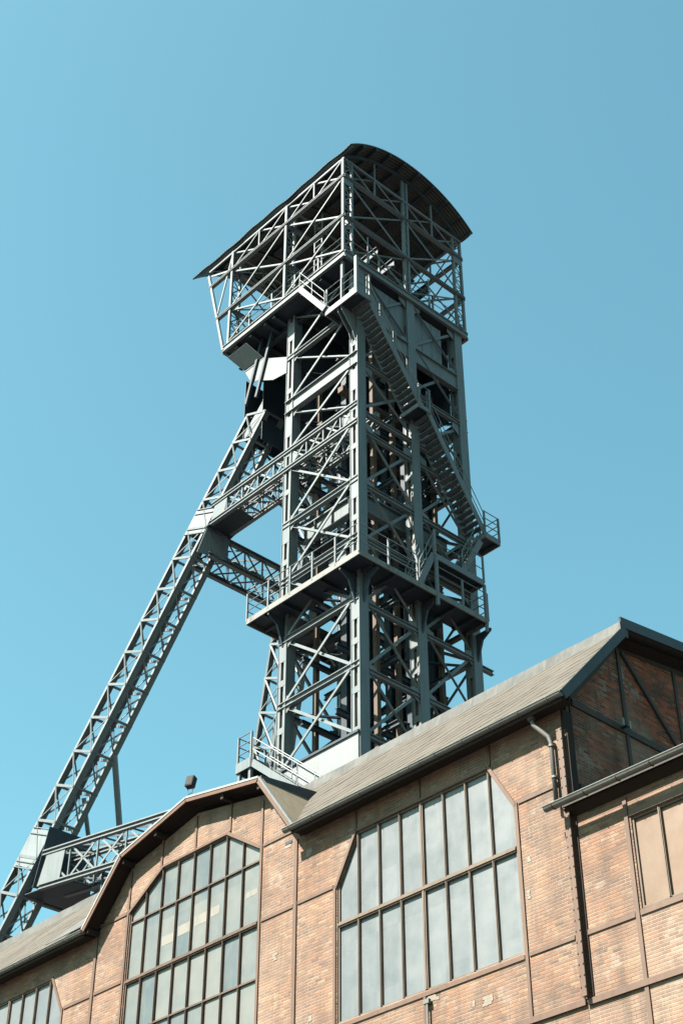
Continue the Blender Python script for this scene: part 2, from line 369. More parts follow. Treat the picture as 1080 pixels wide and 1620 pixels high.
for a, b in (((-22.0, 19.34), (-21.22, 18.02)), ((-26.60, 19.34), (-27.37, 18.02)), ((-30.37, 20.2), (-31.86, 21.14)), ((-36.38, 20.2), (-34.85, 21.14)), ((-40.17, 19.3), (-39.45, 18.05))):
    strip_d('frame_brace', a, b, 0.09, hall)
strip_x('frame_rail', -26.55, -22.05, 19.34, 0.07, hall); strip_x('frame_rail', -34.85, -31.86, 21.15, 0.07, hall)
# corner column standing proud of the wall, riveted, with flange edges
mb = MB(); CX = -19.645
mb = MB(); mb.ibeam((CX, FY - 0.09, 13.12), (CX, FY - 0.09, 19.35), 0.15, 0.17, 0.02, 0.05, up=(0, 1, 0))
colu = mb.build('corner_column', BAND, hall)
mb = MB()
for i in range(26):
    z = 13.3 + i * 0.24
    for dx in (-0.055, 0.055): mb.box((CX + dx - 0.014, FY - 0.19, z), (CX + dx + 0.014, FY - 0.1752, z + 0.028))
mb.build('rivet_row', BAND, colu)
for dx in (-0.115, 0.115):
    mb = MB(); mb.box((CX + dx - 0.022, FY - 0.03, 13.12), (CX + dx + 0.022, FY - 0.004, 19.35)); mb.build('edge_angle', SOFFIT, colu)
# ragged dark joint between column and brick
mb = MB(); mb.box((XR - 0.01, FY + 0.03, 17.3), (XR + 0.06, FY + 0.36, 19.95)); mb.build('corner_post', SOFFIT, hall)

# steel frame on the gable end
def gstrip(a, b, wd, name, pr=0.035):
    a2, b2 = V((0, a[0], a[1])), V((0, b[0], b[1])); d = (b2 - a2).normalized(); n = V((0, -d.z, d.y)) * wd / 2
    m = MB(); m.plate([V((XR + 0.003, p.y, p.z)) for p in (a2 - n, b2 - n, b2 + n, a2 + n)], (pr, 0, 0)); m.build(name, GABLEBAR, hall)
gstrip((25.45, 20.30), (34.5, 20.30), 0.17, 'frame_rail', 0.05)
gstrip((25.45, 18.1), (34.5, 18.1), 0.16, 'frame_rail', 0.05)
for y, z0, z1 in ((27.50, 18.2, 20.2), (27.50, 20.4, 22.7), (29.83, 18.2, 20.2), (29.83, 20.4, 23.0), (32.2, 20.4, 23.2), (32.2, 18.2, 20.2)): gstrip((y, z0), (y, z1), 0.11, 'frame_post', 0.04)
gstrip((25.24, 18.2), (25.24, 20.2), 0.10, 'frame_post', 0.04)
gstrip((27.66, 22.62), (29.72, 20.42), 0.12, 'frame_brace', 0.07)
gstrip((25.42, 20.42), (27.45, 22.72), 0.14, 'frame_rail', 0.03)
gstrip((27.58, 22.74), (34.6, 23.6), 0.15, 'frame_rail', 0.03)
# insulator bracket on the gable rail
mb = MB(); mb.bar((XR + 0.05, 27.27, 20.30), (XR + 0.22, 27.27, 20.30), 0.05, 0.05); mb.bar((XR + 0.2, 27.12, 20.30), (XR + 0.2, 27.42, 20.30), 0.03, 0.03)
ins = mb.build('insulator_bracket', LAMPBODY, hall)
for y in (27.14, 27.40):
    m = MB(); m.tube([(XR+.2, y, 20.26), (XR+.2, y, 20.34), (XR+.2, y, 20.4), (XR+.2, y, 20.46)], 0.035, 8); m.build('insulator', COPING, ins)

# roof: steep lower slope, lead upstand, low upper slope
EY, EZ = 24.55, 20.02
RX = -19.2
def slope_quad(x0, x1, a, b, t=0.14, ext=None):
    d = (V((0, b[0], b[1])) - V((0, a[0], a[1]))).normalized(); n = V((0, d.z, -d.y))
    m = MB(); m.plate([(x0, a[0], a[1]), (x1, a[0], a[1]), (x1, b[0], b[1]), (x0, b[0], b[1])], n * t); return m
def on_slope(x, y): return (x, y, EZ + (y - EY) * (BRK[1] - EZ) / (BRK[0] - EY))
m = MB(); m.plate([on_slope(*p) for p in ((XL - .3, EY), (-38.06, EY), (-36.42, 26.42), (-29.98, 26.42), (-28.56, EY), (RX - .02, EY), (RX - .02, BRK[0]), (XL - .3, BRK[0]))], (0, 0.10, -0.10))
tag(m.build('roof_slope', FELT, hall), 'wrinkled brown roof felt slope')
m = slope_quad(XL - 0.3, RX - 0.02, (45.5, EZ), (42.85, 22.85)); m.build('roof_slope', FELT, hall)
def upstand(xa, xb):
    mb = MB()
    n = max(2, int((xb - xa) / 0.45)); pts_t = []; pts_b = []
    r = random.Random(int(abs(xa * 10)))
    for i in range(n + 1):
        x = xa + (xb - xa) * i / n; pts_t.append((x, BRK[0] + 0.10 + r.uniform(-.008, .008), 23.20 + r.uniform(-.012, .012))); pts_b.append((x, BRK[0] - 0.03, 22.74))
    for i in range(n):
        mb.add([pts_b[i], pts_b[i+1], pts_t[i+1], pts_t[i], V(pts_b[i]) + V((0, .3, 0)), V(pts_b[i+1]) + V((0, .3, 0)), V(pts_t[i+1]) + V((0, .2, 0)), V(pts_t[i]) + V((0, .2, 0))],
               [(0,1,2,3),(7,6,5,4),(3,2,6,7),(0,4,5,1),(0,3,7,4),(1,5,6,2)])
    return mb
upstand(XL - 0.3, RX - 0.02).build('upstand_strip', STRIP, hall)
mb = MB(); mb.add([(XL-.3, BRK[0]+.3, 23.12), (RX-.02, BRK[0]+.3, 23.12), (RX-.02, APX[0], APX[1]), (XL-.3, APX[0], APX[1]), (RX-.02, 42.8, 22.95), (XL-.3, 42.8, 22.95)], [(0,1,2,3),(3,2,4,5)])
mb.add([(XL-.3, BRK[0]+.3, 22.98), (RX-.02, BRK[0]+.3, 22.98), (RX-.02, APX[0], APX[1]-.14), (XL-.3, APX[0], APX[1]-.14), (RX-.02, 42.8, 22.81), (XL-.3, 42.8, 22.81)], [(3,2,1,0),(5,4,2,3)])
mb.build('upper_roof', FLATROOF, hall)
# verge board along the gable
mb = MB()
def vb(a, b, h, x0, x1):
    a2, b2 = V((0, a[0], a[1])), V((0, b[0], b[1])); d = (b2 - a2).normalized(); n = V((0, d.z, -d.y)) * h
    mb.plate([V((x0, p.y, p.z)) for p in (a2, b2, b2 + n, a2 + n)], (x1 - x0, 0, 0))
vb((EY - 0.06, EZ + 0.03), (BRK[0] + 0.0, BRK[1] + 0.08), 0.24, RX - 0.05, RX + 0.01)
vb((BRK[0] - 0.02, 23.24), (35.0, 24.36), 0.30, RX - 0.05, RX + 0.01)
mb.box((RX - 0.05, BRK[0] - 0.05, 22.72), (RX + 0.007, BRK[0] + 0.16, 23.1))
mb.build('verge_board', DARKTRIM, hall)
mb = MB()
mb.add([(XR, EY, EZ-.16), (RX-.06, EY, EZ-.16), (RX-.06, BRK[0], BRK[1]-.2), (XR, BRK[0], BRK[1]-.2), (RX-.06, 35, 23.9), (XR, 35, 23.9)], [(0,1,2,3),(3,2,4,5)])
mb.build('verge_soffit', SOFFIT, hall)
# eaves: soffit boards, gutter (half-round trough with rolled lip), brackets
def gutter(x0, x1, y, z, r, par, mat=GUTTER, name='gutter'):
    m = MB(); n = 10; prof = []
    for k in range(n + 1):
        a = math.pi + math.pi * k / n; prof.append((y + r * math.cos(a), z + r * math.sin(a)))
    for k in range(n, -1, -1):
        a = math.pi + math.pi * k / n; prof.append((y + (r - .012) * math.cos(a), z + (r - .012) * math.sin(a)))
    N = len(prof)
    m.add([(x0, a, b) for a, b in prof] + [(x1, a, b) for a, b in prof], [(i, (i+1) % N, N+(i+1) % N, N+i) for i in range(N)])
    m.tube([(x0, y - r, z), (x1, y - r, z)], 0.016, 6)
    for x in (x0, x1): m.add([(x, y + r*math.cos(math.pi+math.pi*k/n), z + r*math.sin(math.pi+math.pi*k/n)) for k in range(n+1)], [tuple(range(n+1))])
    o = m.build(name, mat, par)
    nb = int((x1 - x0) / 0.9); 
    for i in range(nb + 1):
        x = x0 + 0.25 + i * 0.9
        if x > x1 - 0.05: break
        b = MB(); b.tube([(x, y + (r+.008)*math.cos(math.pi+math.pi*k/8), z + (r+.008)*math.sin(math.pi+math.pi*k/8)) for k in range(9)], 0.012, 5); b.build('gutter_bracket', FASCIA if par is not hall else GUTTER, o)
    return o
gutter(-28.85, RX - 0.02, EY - 0.04, EZ - 0.02, 0.095, hall)
gutter(-50, -38.0, EY - 0.04, EZ - 0.02, 0.095, hall)
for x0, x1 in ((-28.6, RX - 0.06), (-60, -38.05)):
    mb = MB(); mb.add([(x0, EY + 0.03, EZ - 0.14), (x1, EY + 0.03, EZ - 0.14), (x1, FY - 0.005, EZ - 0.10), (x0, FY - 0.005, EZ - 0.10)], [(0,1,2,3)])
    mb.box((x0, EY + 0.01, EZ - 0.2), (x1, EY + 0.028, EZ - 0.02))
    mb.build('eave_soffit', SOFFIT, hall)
# downpipe with hopper and swan neck, ends in the annex gutter
mb = MB(); mb.tube([(-20.33, 24.68, 20.04), (-20.33, 24.68, 19.90), (-20.30, 24.70, 19.78)], 0.09, 10)
mb.tube([(-20.30, 24.69, 19.84), (-20.28, 24.71, 19.66), (-19.98, 24.84, 19.28), (-19.93, 24.87, 19.12), (-19.93, 24.87, 17.48)], 0.056, 10)
dp = mb.build('downpipe', PIPE, hall, smooth=True)
for z in (19.0, 18.2):
    m = MB(); m.tube([(-19.92, 24.86, z), (-19.92, 24.86, z + 0.05)], 0.068, 10); m.bar((-19.92, 24.86, z+.025), (-19.92, 25.0, z+.025), .03, .03); m.build('pipe_clip', GUTTER, dp)
# wall pipe below the main window
mb = MB(); mb.tube([(-24.20, FY - 0.08, 6), (-24.20, FY - 0.08, 14.28)], 0.03, 8); mb.box((-24.30, FY - 0.12, 14.2), (-24.12, FY - 0.04, 14.3))
mb.build('wall_pipe', GUTTER, hall)

# windows
def inset(poly, d):
    n = len(poly); out = []
    for i in range(n):
        p0, p1, p2 = V(poly[i-1]), V(poly[i]), V(poly[(i+1) % n])
        d1, d2 = (p1-p0).normalized(), (p2-p1).normalized(); n1, n2 = V((-d1.y, d1.x)), V((-d2.y, d2.x))
        b = (n1 + n2).normalized(); out.append(p1 + b * (d / max(0.2, b.dot(n1))))
    return [tuple(p) for p in out]
def clip_top(poly, x):
    """z range of the opening at x"""
    zs = []
    n = len(poly)
    for i in range(n):
        a, b = poly[i], poly[(i+1) % n]
        if (a[0] - x) * (b[0] - x) <= 0 and abs(a[0]-b[0]) > 1e-6: zs.append(a[1] + (b[1]-a[1]) * (x-a[0]) / (b[0]-a[0]))
    return min(zs), max(zs)
def window(poly, ncol, rows, gl, barmat, y=FY, depth=0.07, par=hall, wide=None, bw=0.05, thick=(), name='window', label=None):
    inn = inset(poly, 0.05)
    m = MB(); m.holed(poly, [inn], lambda u, v: (u, y + depth - 0.035, v), (0, 0.09, 0))
    fr = m.build(name, barmat, par)
    if label: tag(fr, label)
    m = MB(); m.plate([(u, y + depth + 0.012, v) for u, v in inset(poly, 0.03)], (0, 0.012, 0)); m.build('pane', gl, fr)
    x0, x1 = min(p[0] for p in poly), max(p[0] for p in poly)
    cs = [x0 + (x1 - x0) * i / ncol for i in range(1, ncol)]
    for i, x in enumerate(cs):
        a, b = clip_top(poly, x); wd = bw * (2.2 if (wide is not None and i == wide) else 1)
        zz = [a] + sorted(r for r in rows if a < r < b) + [b]
        for z0, z1 in zip(zz, zz[1:]):
            if z1 - z0 < 0.2: continue
            m = MB(); m.box((x - wd/2, y + depth - 0.055, z0 + 0.03), (x + wd/2, y + depth + 0.008, z1 - 0.03))
            m.box((x - wd/5, y + depth - 0.075, z0 + 0.03), (x + wd/5, y + depth - 0.0555, z1 - 0.03)); m.build('mullion', barmat, fr)
    for r in rows:
        xs = []
        for i in range(len(poly)):
            a, b = poly[i], poly[(i+1) % len(poly)]
            if (a[1]-r) * (b[1]-r) <= 0 and abs(a[1]-b[1]) > 1e-6: xs.append(a[0] + (b[0]-a[0]) * (r-a[1]) / (b[1]-a[1]))
        h = 0.14 if r in thick else 0.05
        m = MB(); m.box((min(xs) + 0.04, y + depth - (0.062 if r in thick else 0.045), r - h/2), (max(xs) - 0.04, y + depth + 0.009, r + h/2))
        if r in thick: m.box((min(xs) + 0.04, y + depth - 0.09, r - 0.03), (max(xs) - 0.04, y + depth - 0.0625, r + 0.03))
        m.build('transom', barmat, fr)
    return fr
window(WIN_MAIN, 8, [17.02], GLASS, MULL, wide=3, thick=(17.02,), label='tall eight-column window of milky wired glass')
wg = window(WIN_GABLE, 8, [19.86, 18.06, 16.55, 15.0], GLASSB, MULLD, wide=None, thick=(18.06,), bw=0.042, label='tall gable window of streaky old glass')
for c0, c1, z0, z1 in ((2.12, 2.9, 18.70, 18.98), (3.1, 3.88, 18.78, 19.08), (4.12, 4.9, 18.84, 19.14), (5.1, 5.6, 18.9, 19.16), (7.15, 7.8, 18.95, 19.12)):  # bright strip inside the hall, painted as thin plates on the panes
    m = MB(); m.box((-36.33 + c0 * 0.739, FY + 0.078, z0), (-36.33 + c1 * 0.739, FY + 0.081, z1)); tag(m.build('pane_bright_strip', BRIGHTSTRIP, wg), 'bright interior strip painted on the pane')
window(WIN_LEFT, 8, [17.02], GLASS, MULL, wide=3, thick=(17.02,), label='milky window at the left edge')

# cross gable roof: five-sided section running back into the main roof
GP = [(-38.12, 19.97), (-36.40, 21.88), (GC, 22.59), (-30.0, 21.98), (-28.54, 20.03)]
GY0 = 24.52
def gable_sec(k, y0, y1, t, name, mat, zoff=0.0):
    a, b = GP[k], GP[k+1]; d = (V((b[0]-a[0], 0, b[1]-a[1]))).normalized(); n = V((-d.z, 0, d.x))
    m = MB(); m.plate([V((a[0], y0, a[1])) + n*zoff, V((b[0], y0, b[1])) + n*zoff, V((b[0], y1, b[1])) + n*zoff, V((a[0], y1, a[1])) + n*zoff], n * -t); return m.build(name, mat, hall)
for k, y1 in ((0, 26.35), (1, 27.2), (2, 27.2), (3, 26.35)):
    gable_sec(k, GY0, y1, 0.05, 'cross_gable_roof', OLIVE if k == 3 else FELT if k == 0 else FLATROOF, 0.03)
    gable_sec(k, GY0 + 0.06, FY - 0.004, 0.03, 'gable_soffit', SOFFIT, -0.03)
    a, b = GP[k], GP[k+1]; d = V((b[0]-a[0], 0, b[1]-a[1])).normalized(); n = V((-d.z, 0, d.x))
    m = MB(); m.plate([V((a[0], GY0 - 0.03, a[1])) + n*0.0, V((b[0], GY0 - 0.03, b[1])) + n*0.0, V((b[0], GY0 - 0.03, b[1])) - n*0.11, V((a[0], GY0 - 0.03, a[1])) - n*0.11], (0, 0.05, 0))
    m.build('gable_fascia', FASCIA if k < 3 else BAND, hall)
    m = MB(); m.plate([V((a[0], GY0 - 0.045, a[1])) + n*0.065, V((b[0], GY0 - 0.045, b[1])) + n*0.065, V((b[0], GY0 - 0.045, b[1])) + n*0.004, V((a[0], GY0 - 0.045, a[1])) + n*0.004], (0, 0.14 if k != 0 else .1, 0))
    m.build('gable_coping', COPING if k < 3 else GUTTER, hall)
# purlin ends under the gable overhang
for px, pz in ((-36.36, 21.68), (-34.8, 22.05), (-31.7, 22.08), (-30.08, 21.78), (-37.9, 19.98)):
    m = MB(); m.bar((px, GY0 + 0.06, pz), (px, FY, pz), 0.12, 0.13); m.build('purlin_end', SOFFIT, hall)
# dark upstands where the steep sides meet the flatter top
for x, z0, y1 in ((-29.98, 21.90, 26.52), (-36.44, 21.82, 26.45)):
    m = MB(); sx = 1 if x > GC else -1
    m.plate([(x + 0.06*sx, GY0 + 0.02, z0 - 0.02), (x + 0.06*sx, y1, z0 - 0.02), (x + 0.06*sx, y1 + 0.4, z0 + 0.40), (x + 0.06*sx, GY0 + 0.02, z0 + 0.16)], (-0.05*sx, 0, 0)); m.build('gable_upstand', DARKTRIM, hall)
# light sheet flashing at the left valley
m = MB(); m.plate([(-38.1, 24.44, 20.09), (-39.9, 24.44, 20.09), (-38.7, 25.9, 21.62), (-38.1, 25.9, 21.62)], (0, -0.012, 0.012)); m.build('valley_flashing', STRIP, hall)

# ================================================================== annex
ann = thing('brick_annex', (-14, 25, 0), 'lower brick wing on the right with tan boarded window under a gutter', 'building')
AX0, AX1 = XR + 0.004, -6.0
WIN_ANN = [(-18.08, 14.57), (-9.4, 14.57), (-9.4, 16.62), (-18.08, 16.62)]
mb = MB(); mb.holed([(AX0, 0), (AX1, 0), (AX1, 17.3), (AX0, 17.3)], [WIN_ANN], lambda u, v: (u, FY + 0.006, v), (0, 0.4, 0)); mb.build('facade_wall', BRX, ann)
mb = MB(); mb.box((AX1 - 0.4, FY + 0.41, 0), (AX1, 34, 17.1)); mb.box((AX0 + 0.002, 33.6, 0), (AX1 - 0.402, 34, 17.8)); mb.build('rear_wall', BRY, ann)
mb = MB(); mb.plate([(AX0 + 0.01, 24.74, 17.34), (AX1 + .3, 24.74, 17.34), (AX1 + .3, 34.4, 18.7), (AX0 + 0.01, 34.4, 18.7)], (0, 0, 0.14)); mb.build('roof', FLATROOF, ann)
mb = MB(); mb.add([(AX0 + .01, 24.76, 17.30), (AX1, 24.76, 17.30), (AX1, FY, 17.16), (AX0 + .01, FY, 17.16)], [(0,1,2,3)]); mb.build('eave_soffit', SOFFIT, ann)
gutter(-20.0, AX1 + .2, 24.54, 17.37, 0.10, ann)
window(WIN_ANN, 12, [], TANPANE, MULL, y=FY + 0.006, par=ann, bw=0.06, label='long window boarded with tan panes')
for x, z0, z1 in ((-18.18, 6, 17.1), (-14.5, 6, 14.4)): strip_z('frame_post', x, z0, z1, 0.10, ann, y=FY + 0.006)
strip_x('frame_rail', AX0 + 0.05, -18.25, 14.48, 0.11, ann, y=FY + 0.006); strip_x('frame_rail', -18.11, AX1, 14.48, 0.12, ann, y=FY + 0.006)
strip_x('frame_rail', -18.11, AX1, 16.70, 0.13, ann, y=FY + 0.006)
strip_x('frame_belt', AX0 + 0.05, AX1, 13.03, 0.13, ann, y=FY + 0.006, pr=0.06)

# ================================================================== winding tower
TW = thing('winding_tower', (-36, 35.2, 0), 'tall grey steel winding tower with arched canopy, railed decks and lattice backstay', 'tower')
X0, X1 = -38.0, -34.0            # post centre lines
YS = (32.2, 35.2, 38.2)
LV = [25.0, 27.98, 30.68, 33.52, 36.27, 39.0, 41.88, 42.82, 44.95, 48.1, 50.6]
# posts: two channels with battens and a recessed brown slot
for x in (X0, X1):
    for y in YS:
        m = MB()
        for s in (-1, 1): m.box((x + s*0.21 - (0.13 if s > 0 else 0), y - 0.2, 23.4), (x + s*0.21 + (0.13 if s < 0 else 0), y + 0.2, 50.6))
        # batten plates front and back
        z = 24.0; k = 0
        while z < 50.4:
            h = 1.1 if k % 3 == 2 else 0.26
            for yy in (y - 0.208, y + 0.190): m.box((x - 0.212, yy, z), (x + 0.212, yy + 0.018, min(z + h, 50.5)))
            z += h + (1.75 if k % 3 == 0 else 0.8 if k % 3 == 1 else 1.35); k += 1
        # wider end flanges
        for s in (-1, 1): m.box((x + s*0.222 - 0.012, y - 0.23, 23.4), (x + s*0.222 + 0.012, y + 0.23, 50.58))
        p = m.build('post', STEEL, TW)
        m = MB(); m.box((x - 0.078, y - 0.10, 23.5), (x + 0.078, y + 0.10, 50.5)); m.build('slot_plate', BROWNSLOT, p)
def seg(a, b, kind='angle', w=0.11, name='diagonal_brace', mat=STEEL, par=TW, up=(0, 0, 1), flip=1, h=None):
    m = MB()
    if kind == 'angle': m.angle(a, b, w, 0.02, up, flip)
    elif kind == 'bar': m.bar(a, b, w, h or w, up)
    elif kind == 'i': m.ibeam(a, b, w, h or w, 0.03, 0.03, up)
    elif kind == 'twin':
        d = (V(b) - V(a)).normalized(); sd = V((0, 0, 1)).cross(d); sd = sd.normalized() if sd.length > 0.1 else V((1, 0, 0))
        u = d.cross(sd)
        for k in (-1, 1): m.bar(V(a) + u*k*(h or w)*0.38, V(b) + u*k*(h or w)*0.38, w, (h or w)*0.24, up)
        m.bar(a, b, w*0.35, (h or w)*0.52, up)
    return m.build(name, mat, par)
# horizontal beams
for y, s in ((32.04, -1), (38.36, 1)):
    for z in (27.9, 30.68, 33.52, 36.27, 39.0, 48.15):
        seg((X0 - 0.2, y - 0.01*s, z), (X1 + 0.2, y - 0.01*s, z), 'i', 0.2, 'beam', h=0.24)
    m = MB(); m.ibeam((X0 - 0.22, y, 45.29), (X1 + 0.22, y, 45.29), 0.26, 0.68, 0.03, 0.05); m.build('deep_beam', STEEL, TW)
    # knee gussets at the panel points
    for z in (30.68, 33.52, 36.27, 39.0, 42.35, 45.0, 48.15):
        for x, sx in ((X0, 1), (X1, -1)):
            m = MB(); m.plate([(x + sx*0.2, y, z - 0.42), (x + sx*0.45, y, z - 0.42 + 0.22), (x + sx*0.62, y, z - 0.1), (x + sx*0.62, y, z + 0.1), (x + sx*0.45, y, z + 0.2), (x + sx*0.2, y, z + 0.42)], (0, 0.02*s, 0)); m.build('gusset_plate', STEEL, TW)
for x, s in ((X1 + 0.16, 1), (X0 - 0.16, -1)):
    for z in (27.9, 30.5, 33.3, 36.2, 38.8, 41.5, 42.5, 45.2):
        for ya, yb in ((32.42, 34.96), (35.44, 37.98)):
            seg((x, ya - 0.02, z), (x, yb + 0.02, z), 'i', 0.17, 'beam', h=0.20)
    for ya, yb in ((32.42, 34.96), (35.44, 37.98)):
        m = MB(); m.ibeam((x, ya, 47.5), (x, yb, 47.5), 0.26, 0.85, 0.03, 0.05); m.build('deep_beam', STEEL, TW)
# X bracing
PAN = [(27.98, 30.68), (30.68, 33.52), (33.52, 36.27), (36.27, 39.0), (39.0, 41.88), (42.82, 45.0), (45.6, 48.15), (48.15, 50.6)]
for i, (za, zb) in enumerate(PAN):
    for y, s in ((31.98, -1), (38.42, 1)):
        seg((X0 + 0.3, y, za + 0.12), (X1 - 0.3, y, zb - 0.12), 'bar', 0.05, 'diagonal_brace', h=0.11)
        seg((X0 + 0.3, y + 0.09, zb - 0.16), (X1 - 0.3, y + 0.09, za + 0.16), 'angle', 0.12, 'diagonal_brace', flip=-s)
    for x, s in ((X1 + 0.18, 1), (X0 - 0.18, -1)):
        for ya, yb in ((32.5, 34.9), (35.5, 37.9)):
            seg((x, ya, zb - 0.15), (x, yb, za + 0.15), 'angle', 0.10, 'diagonal_brace', flip=s)
            seg((x - 0.09*s, ya, za + 0.15), (x - 0.09*s, yb, zb - 0.15), 'bar', 0.05, 'diagonal_brace', h=0.12)
            for y, q in ((ya - 0.05, 1), (yb + 0.05, -1)):
                m = MB(); m.plate([(x, y, zb - 0.5), (x, y + q*0.4, zb - 0.2), (x, y + q*0.4, zb + 0.05), (x, y, zb + 0.2)], (-0.02*s, 0, 0)); m.build('side_gusset', STEEL, TW)
# shaft internals: guide timbers, guide columns, buntons, deep inner girders
for x, y, z1 in ((-34.75, 33.75, 47.5), (-34.75, 34.85, 47.5), (-34.85, 37.3, 47), (-37.45, 33.2, 47), (-37.45, 36.4, 47), (-36.1, 37.6, 46)):
    m = MB(); m.box((x - 0.09, y - 0.09, 23.5), (x + 0.09, y + 0.09, z1)); m.build('guide_timber', TIMBER, TW)
for x, y in ((-35.35, 33.9), (-35.35, 36.2), (-36.5, 33.9), (-36.5, 36.2), (-37.2, 34.8), (-37.2, 37.4), (-35.35, 37.4)):
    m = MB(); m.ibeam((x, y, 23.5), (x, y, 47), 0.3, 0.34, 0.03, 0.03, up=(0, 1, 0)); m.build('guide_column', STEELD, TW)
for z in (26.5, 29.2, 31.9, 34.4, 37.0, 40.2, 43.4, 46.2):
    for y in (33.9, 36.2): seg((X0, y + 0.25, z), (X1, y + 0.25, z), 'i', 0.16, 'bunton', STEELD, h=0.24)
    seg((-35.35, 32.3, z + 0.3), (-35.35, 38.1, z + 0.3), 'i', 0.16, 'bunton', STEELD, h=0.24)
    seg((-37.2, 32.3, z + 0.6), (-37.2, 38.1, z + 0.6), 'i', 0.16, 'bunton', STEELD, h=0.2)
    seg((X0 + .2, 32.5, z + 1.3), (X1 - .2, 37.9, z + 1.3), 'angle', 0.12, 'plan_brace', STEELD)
for z, y0 in ((43.7, 32.6), (45.0, 32.7)):
    m = MB(); m.box((-36.9 + (z - 43.7) * 0.9, y0, z), (-36.6 + (z - 43.7) * 0.9, 37.5, z + 0.28)); m.build('cross_timber', TIMBER, TW)
m = MB(); m.ibeam((-37.75, 32.75, 38.65), (-34.25, 32.75, 38.65), 0.3, 0.86, 0.05, 0.05)
for x in (-37.0, -36.0, -35.0): m.box((x - 0.01, 32.61, 38.28), (x + 0.01, 32.72, 39.02))
m.build('plate_girder', STEEL, TW)
m = MB(); m.ibeam((-34.55, 32.95, 38.65), (-34.55, 37.6, 38.65), 0.3, 0.86, 0.05, 0.05); m.build('plate_girder', STEEL, TW)
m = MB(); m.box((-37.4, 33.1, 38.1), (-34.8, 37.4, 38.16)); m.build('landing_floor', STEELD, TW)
# equipment on the landing
m = MB(); m.box((-36.9, 33.3, 36.5), (-35.9, 34.2, 37.3)); m.box((-35.6, 33.4, 36.4), (-35.0, 34.0, 37.0)); m.build('equipment_cabinet', STEEL, TW)

# concrete foot wall
m = MB(); m.box((-38.05, 31.92, 23.0), (-33.82, 32.3, 27.86)); m.box((-38.05, 32.3, 23.0), (-37.7, 38.4, 27.8)); m.build('concrete_base', CONC, TW)
m = MB(); m.box((-38.1, 31.86, 27.862), (-33.78, 32.36, 27.95)); m.build('base_cap', STEELD, TW)
for z in (26.9, 25.9): seg((-33.85, 32.4, z), (-33.85, 38.2, z), 'i', 0.16, 'base_beam', h=0.30)

# enclosing plates near the top and on the left
def panel(name, lo, hi, mat=STEEL):
    m = MB(); m.box(lo, hi); return m.build(name, mat, TW)
panel('sheet_panel', (-33.98, 32.45, 47.94), (-33.95, 34.95, 50.3)); panel('sheet_panel', (-33.98, 35.45, 47.94), (-33.95, 37.25, 50.3))
for y in (33.3, 34.1, 36.05, 36.65): 
    m = MB(); m.box((-33.948, y - 0.02, 47.95), (-33.93, y + 0.02, 50.29)); m.build('panel_seam', STEEL, TW)
panel('sheet_panel', (-37.86, 32.5, 43.9), (-37.83, 37.9, 50.5), STEELD)
panel('sheet_panel', (-37.7, 38.0, 45.7), (-34.3, 38.03, 50.5), STEELD)
panel('sheet_panel', (-37.7, 35.0, 45.6), (-35.2, 35.03, 50.4), STEELD)

# --------------------------------------------------------------- railings, decks and stairs
def railing(pts, h=1.1, sp=1.25, par=TW, rails=(0.38, 0.74, 1.1), kick=False, t=0.042):
    m = MB()
    for a, b in zip(pts, pts[1:]):
        for r in rails: m.tube([V(a) + V((0,0,r)), V(b) + V((0,0,r))], t/2, 6)
        if kick: m.bar(V(a) + V((0,0,0.07)), V(b) + V((0,0,0.07)), 0.01, 0.14)
    o = m.build('railing', STEEL, par)
    for j, (a, b) in enumerate(zip(pts, pts[1:])):
        n = max(1, round((V(b)-V(a)).length / sp))
        for i in range(n + (1 if j == len(pts)-2 else 0)):
            p = lerp(a, b, i / n); q = MB(); q.angle(p - V((0,0,0.1)), p + V((0,0,h)), 0.07, 0.012, (0,1,0)); q.build('railing_post', STEEL, o)
    return o
def stair(a, b, wdir, width, n, par=TW, rail=True, mat=STEEL, rail_sides=(0, 1)):
    """straight flight from a (top) to b (bottom); wdir: sideways unit vector"""
    a, b, wd = V(a), V(b), V(wdir)
    m = MB()
    for k in (0, 1): m.bar(a + wd*width*k, b + wd*width*k, 0.05, 0.26)
    fl = m.build('stair_flight', mat, par)
    run = V((b.x - a.x, b.y - a.y, 0)).normalized()
    for i in range(1, n):
        p = lerp(a, b, i / n); q = MB()
        pa, pb = p + wd*0.026 - run*0.12, p + wd*(width - 0.026) - run*0.12
        q.add([pa, pb, pb + run*0.25, pa + run*0.25, pa - V((0,0,.035)), pb - V((0,0,.035)), pb + run*0.25 - V((0,0,.035)), pa + run*0.25 - V((0,0,.035))],
              [(0,1,2,3),(7,6,5,4),(0,4,5,1),(1,5,6,2),(2,6,7,3),(3,7,4,0)]); q.build('tread', mat, fl)
    if rail:
        for k in rail_sides:
            q = MB(); o = wd*width*k
            for r in (0.55, 1.0): q.tube([a + o + V((0,0,r)), b + o + V((0,0,r))], 0.02, 6)
            h = q.build('handrail', mat, fl)
            L = (b - a).length; c = max(2, round(L / 1.4))
            for i in range(c + 1):
                p = lerp(a, b, i / c) + o; s = MB(); s.tube([p, p + V((0,0,1.0))], 0.02, 6); s.build('handrail_post', mat, h)
    return fl
def deck(name, poly, z, t=0.22, mat=STEEL, under=STEELD, par=TW):
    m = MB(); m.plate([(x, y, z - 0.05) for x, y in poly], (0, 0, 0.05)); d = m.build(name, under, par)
    m = MB(); n = len(poly)
    for i in range(n):
        a, b = poly[i], poly[(i+1) % n]; m.bar((a[0], a[1], z - t/2 + 0.02), (b[0], b[1], z - t/2 + 0.02), 0.05, t)
    m.build('edge_beam', mat, d)
    return d
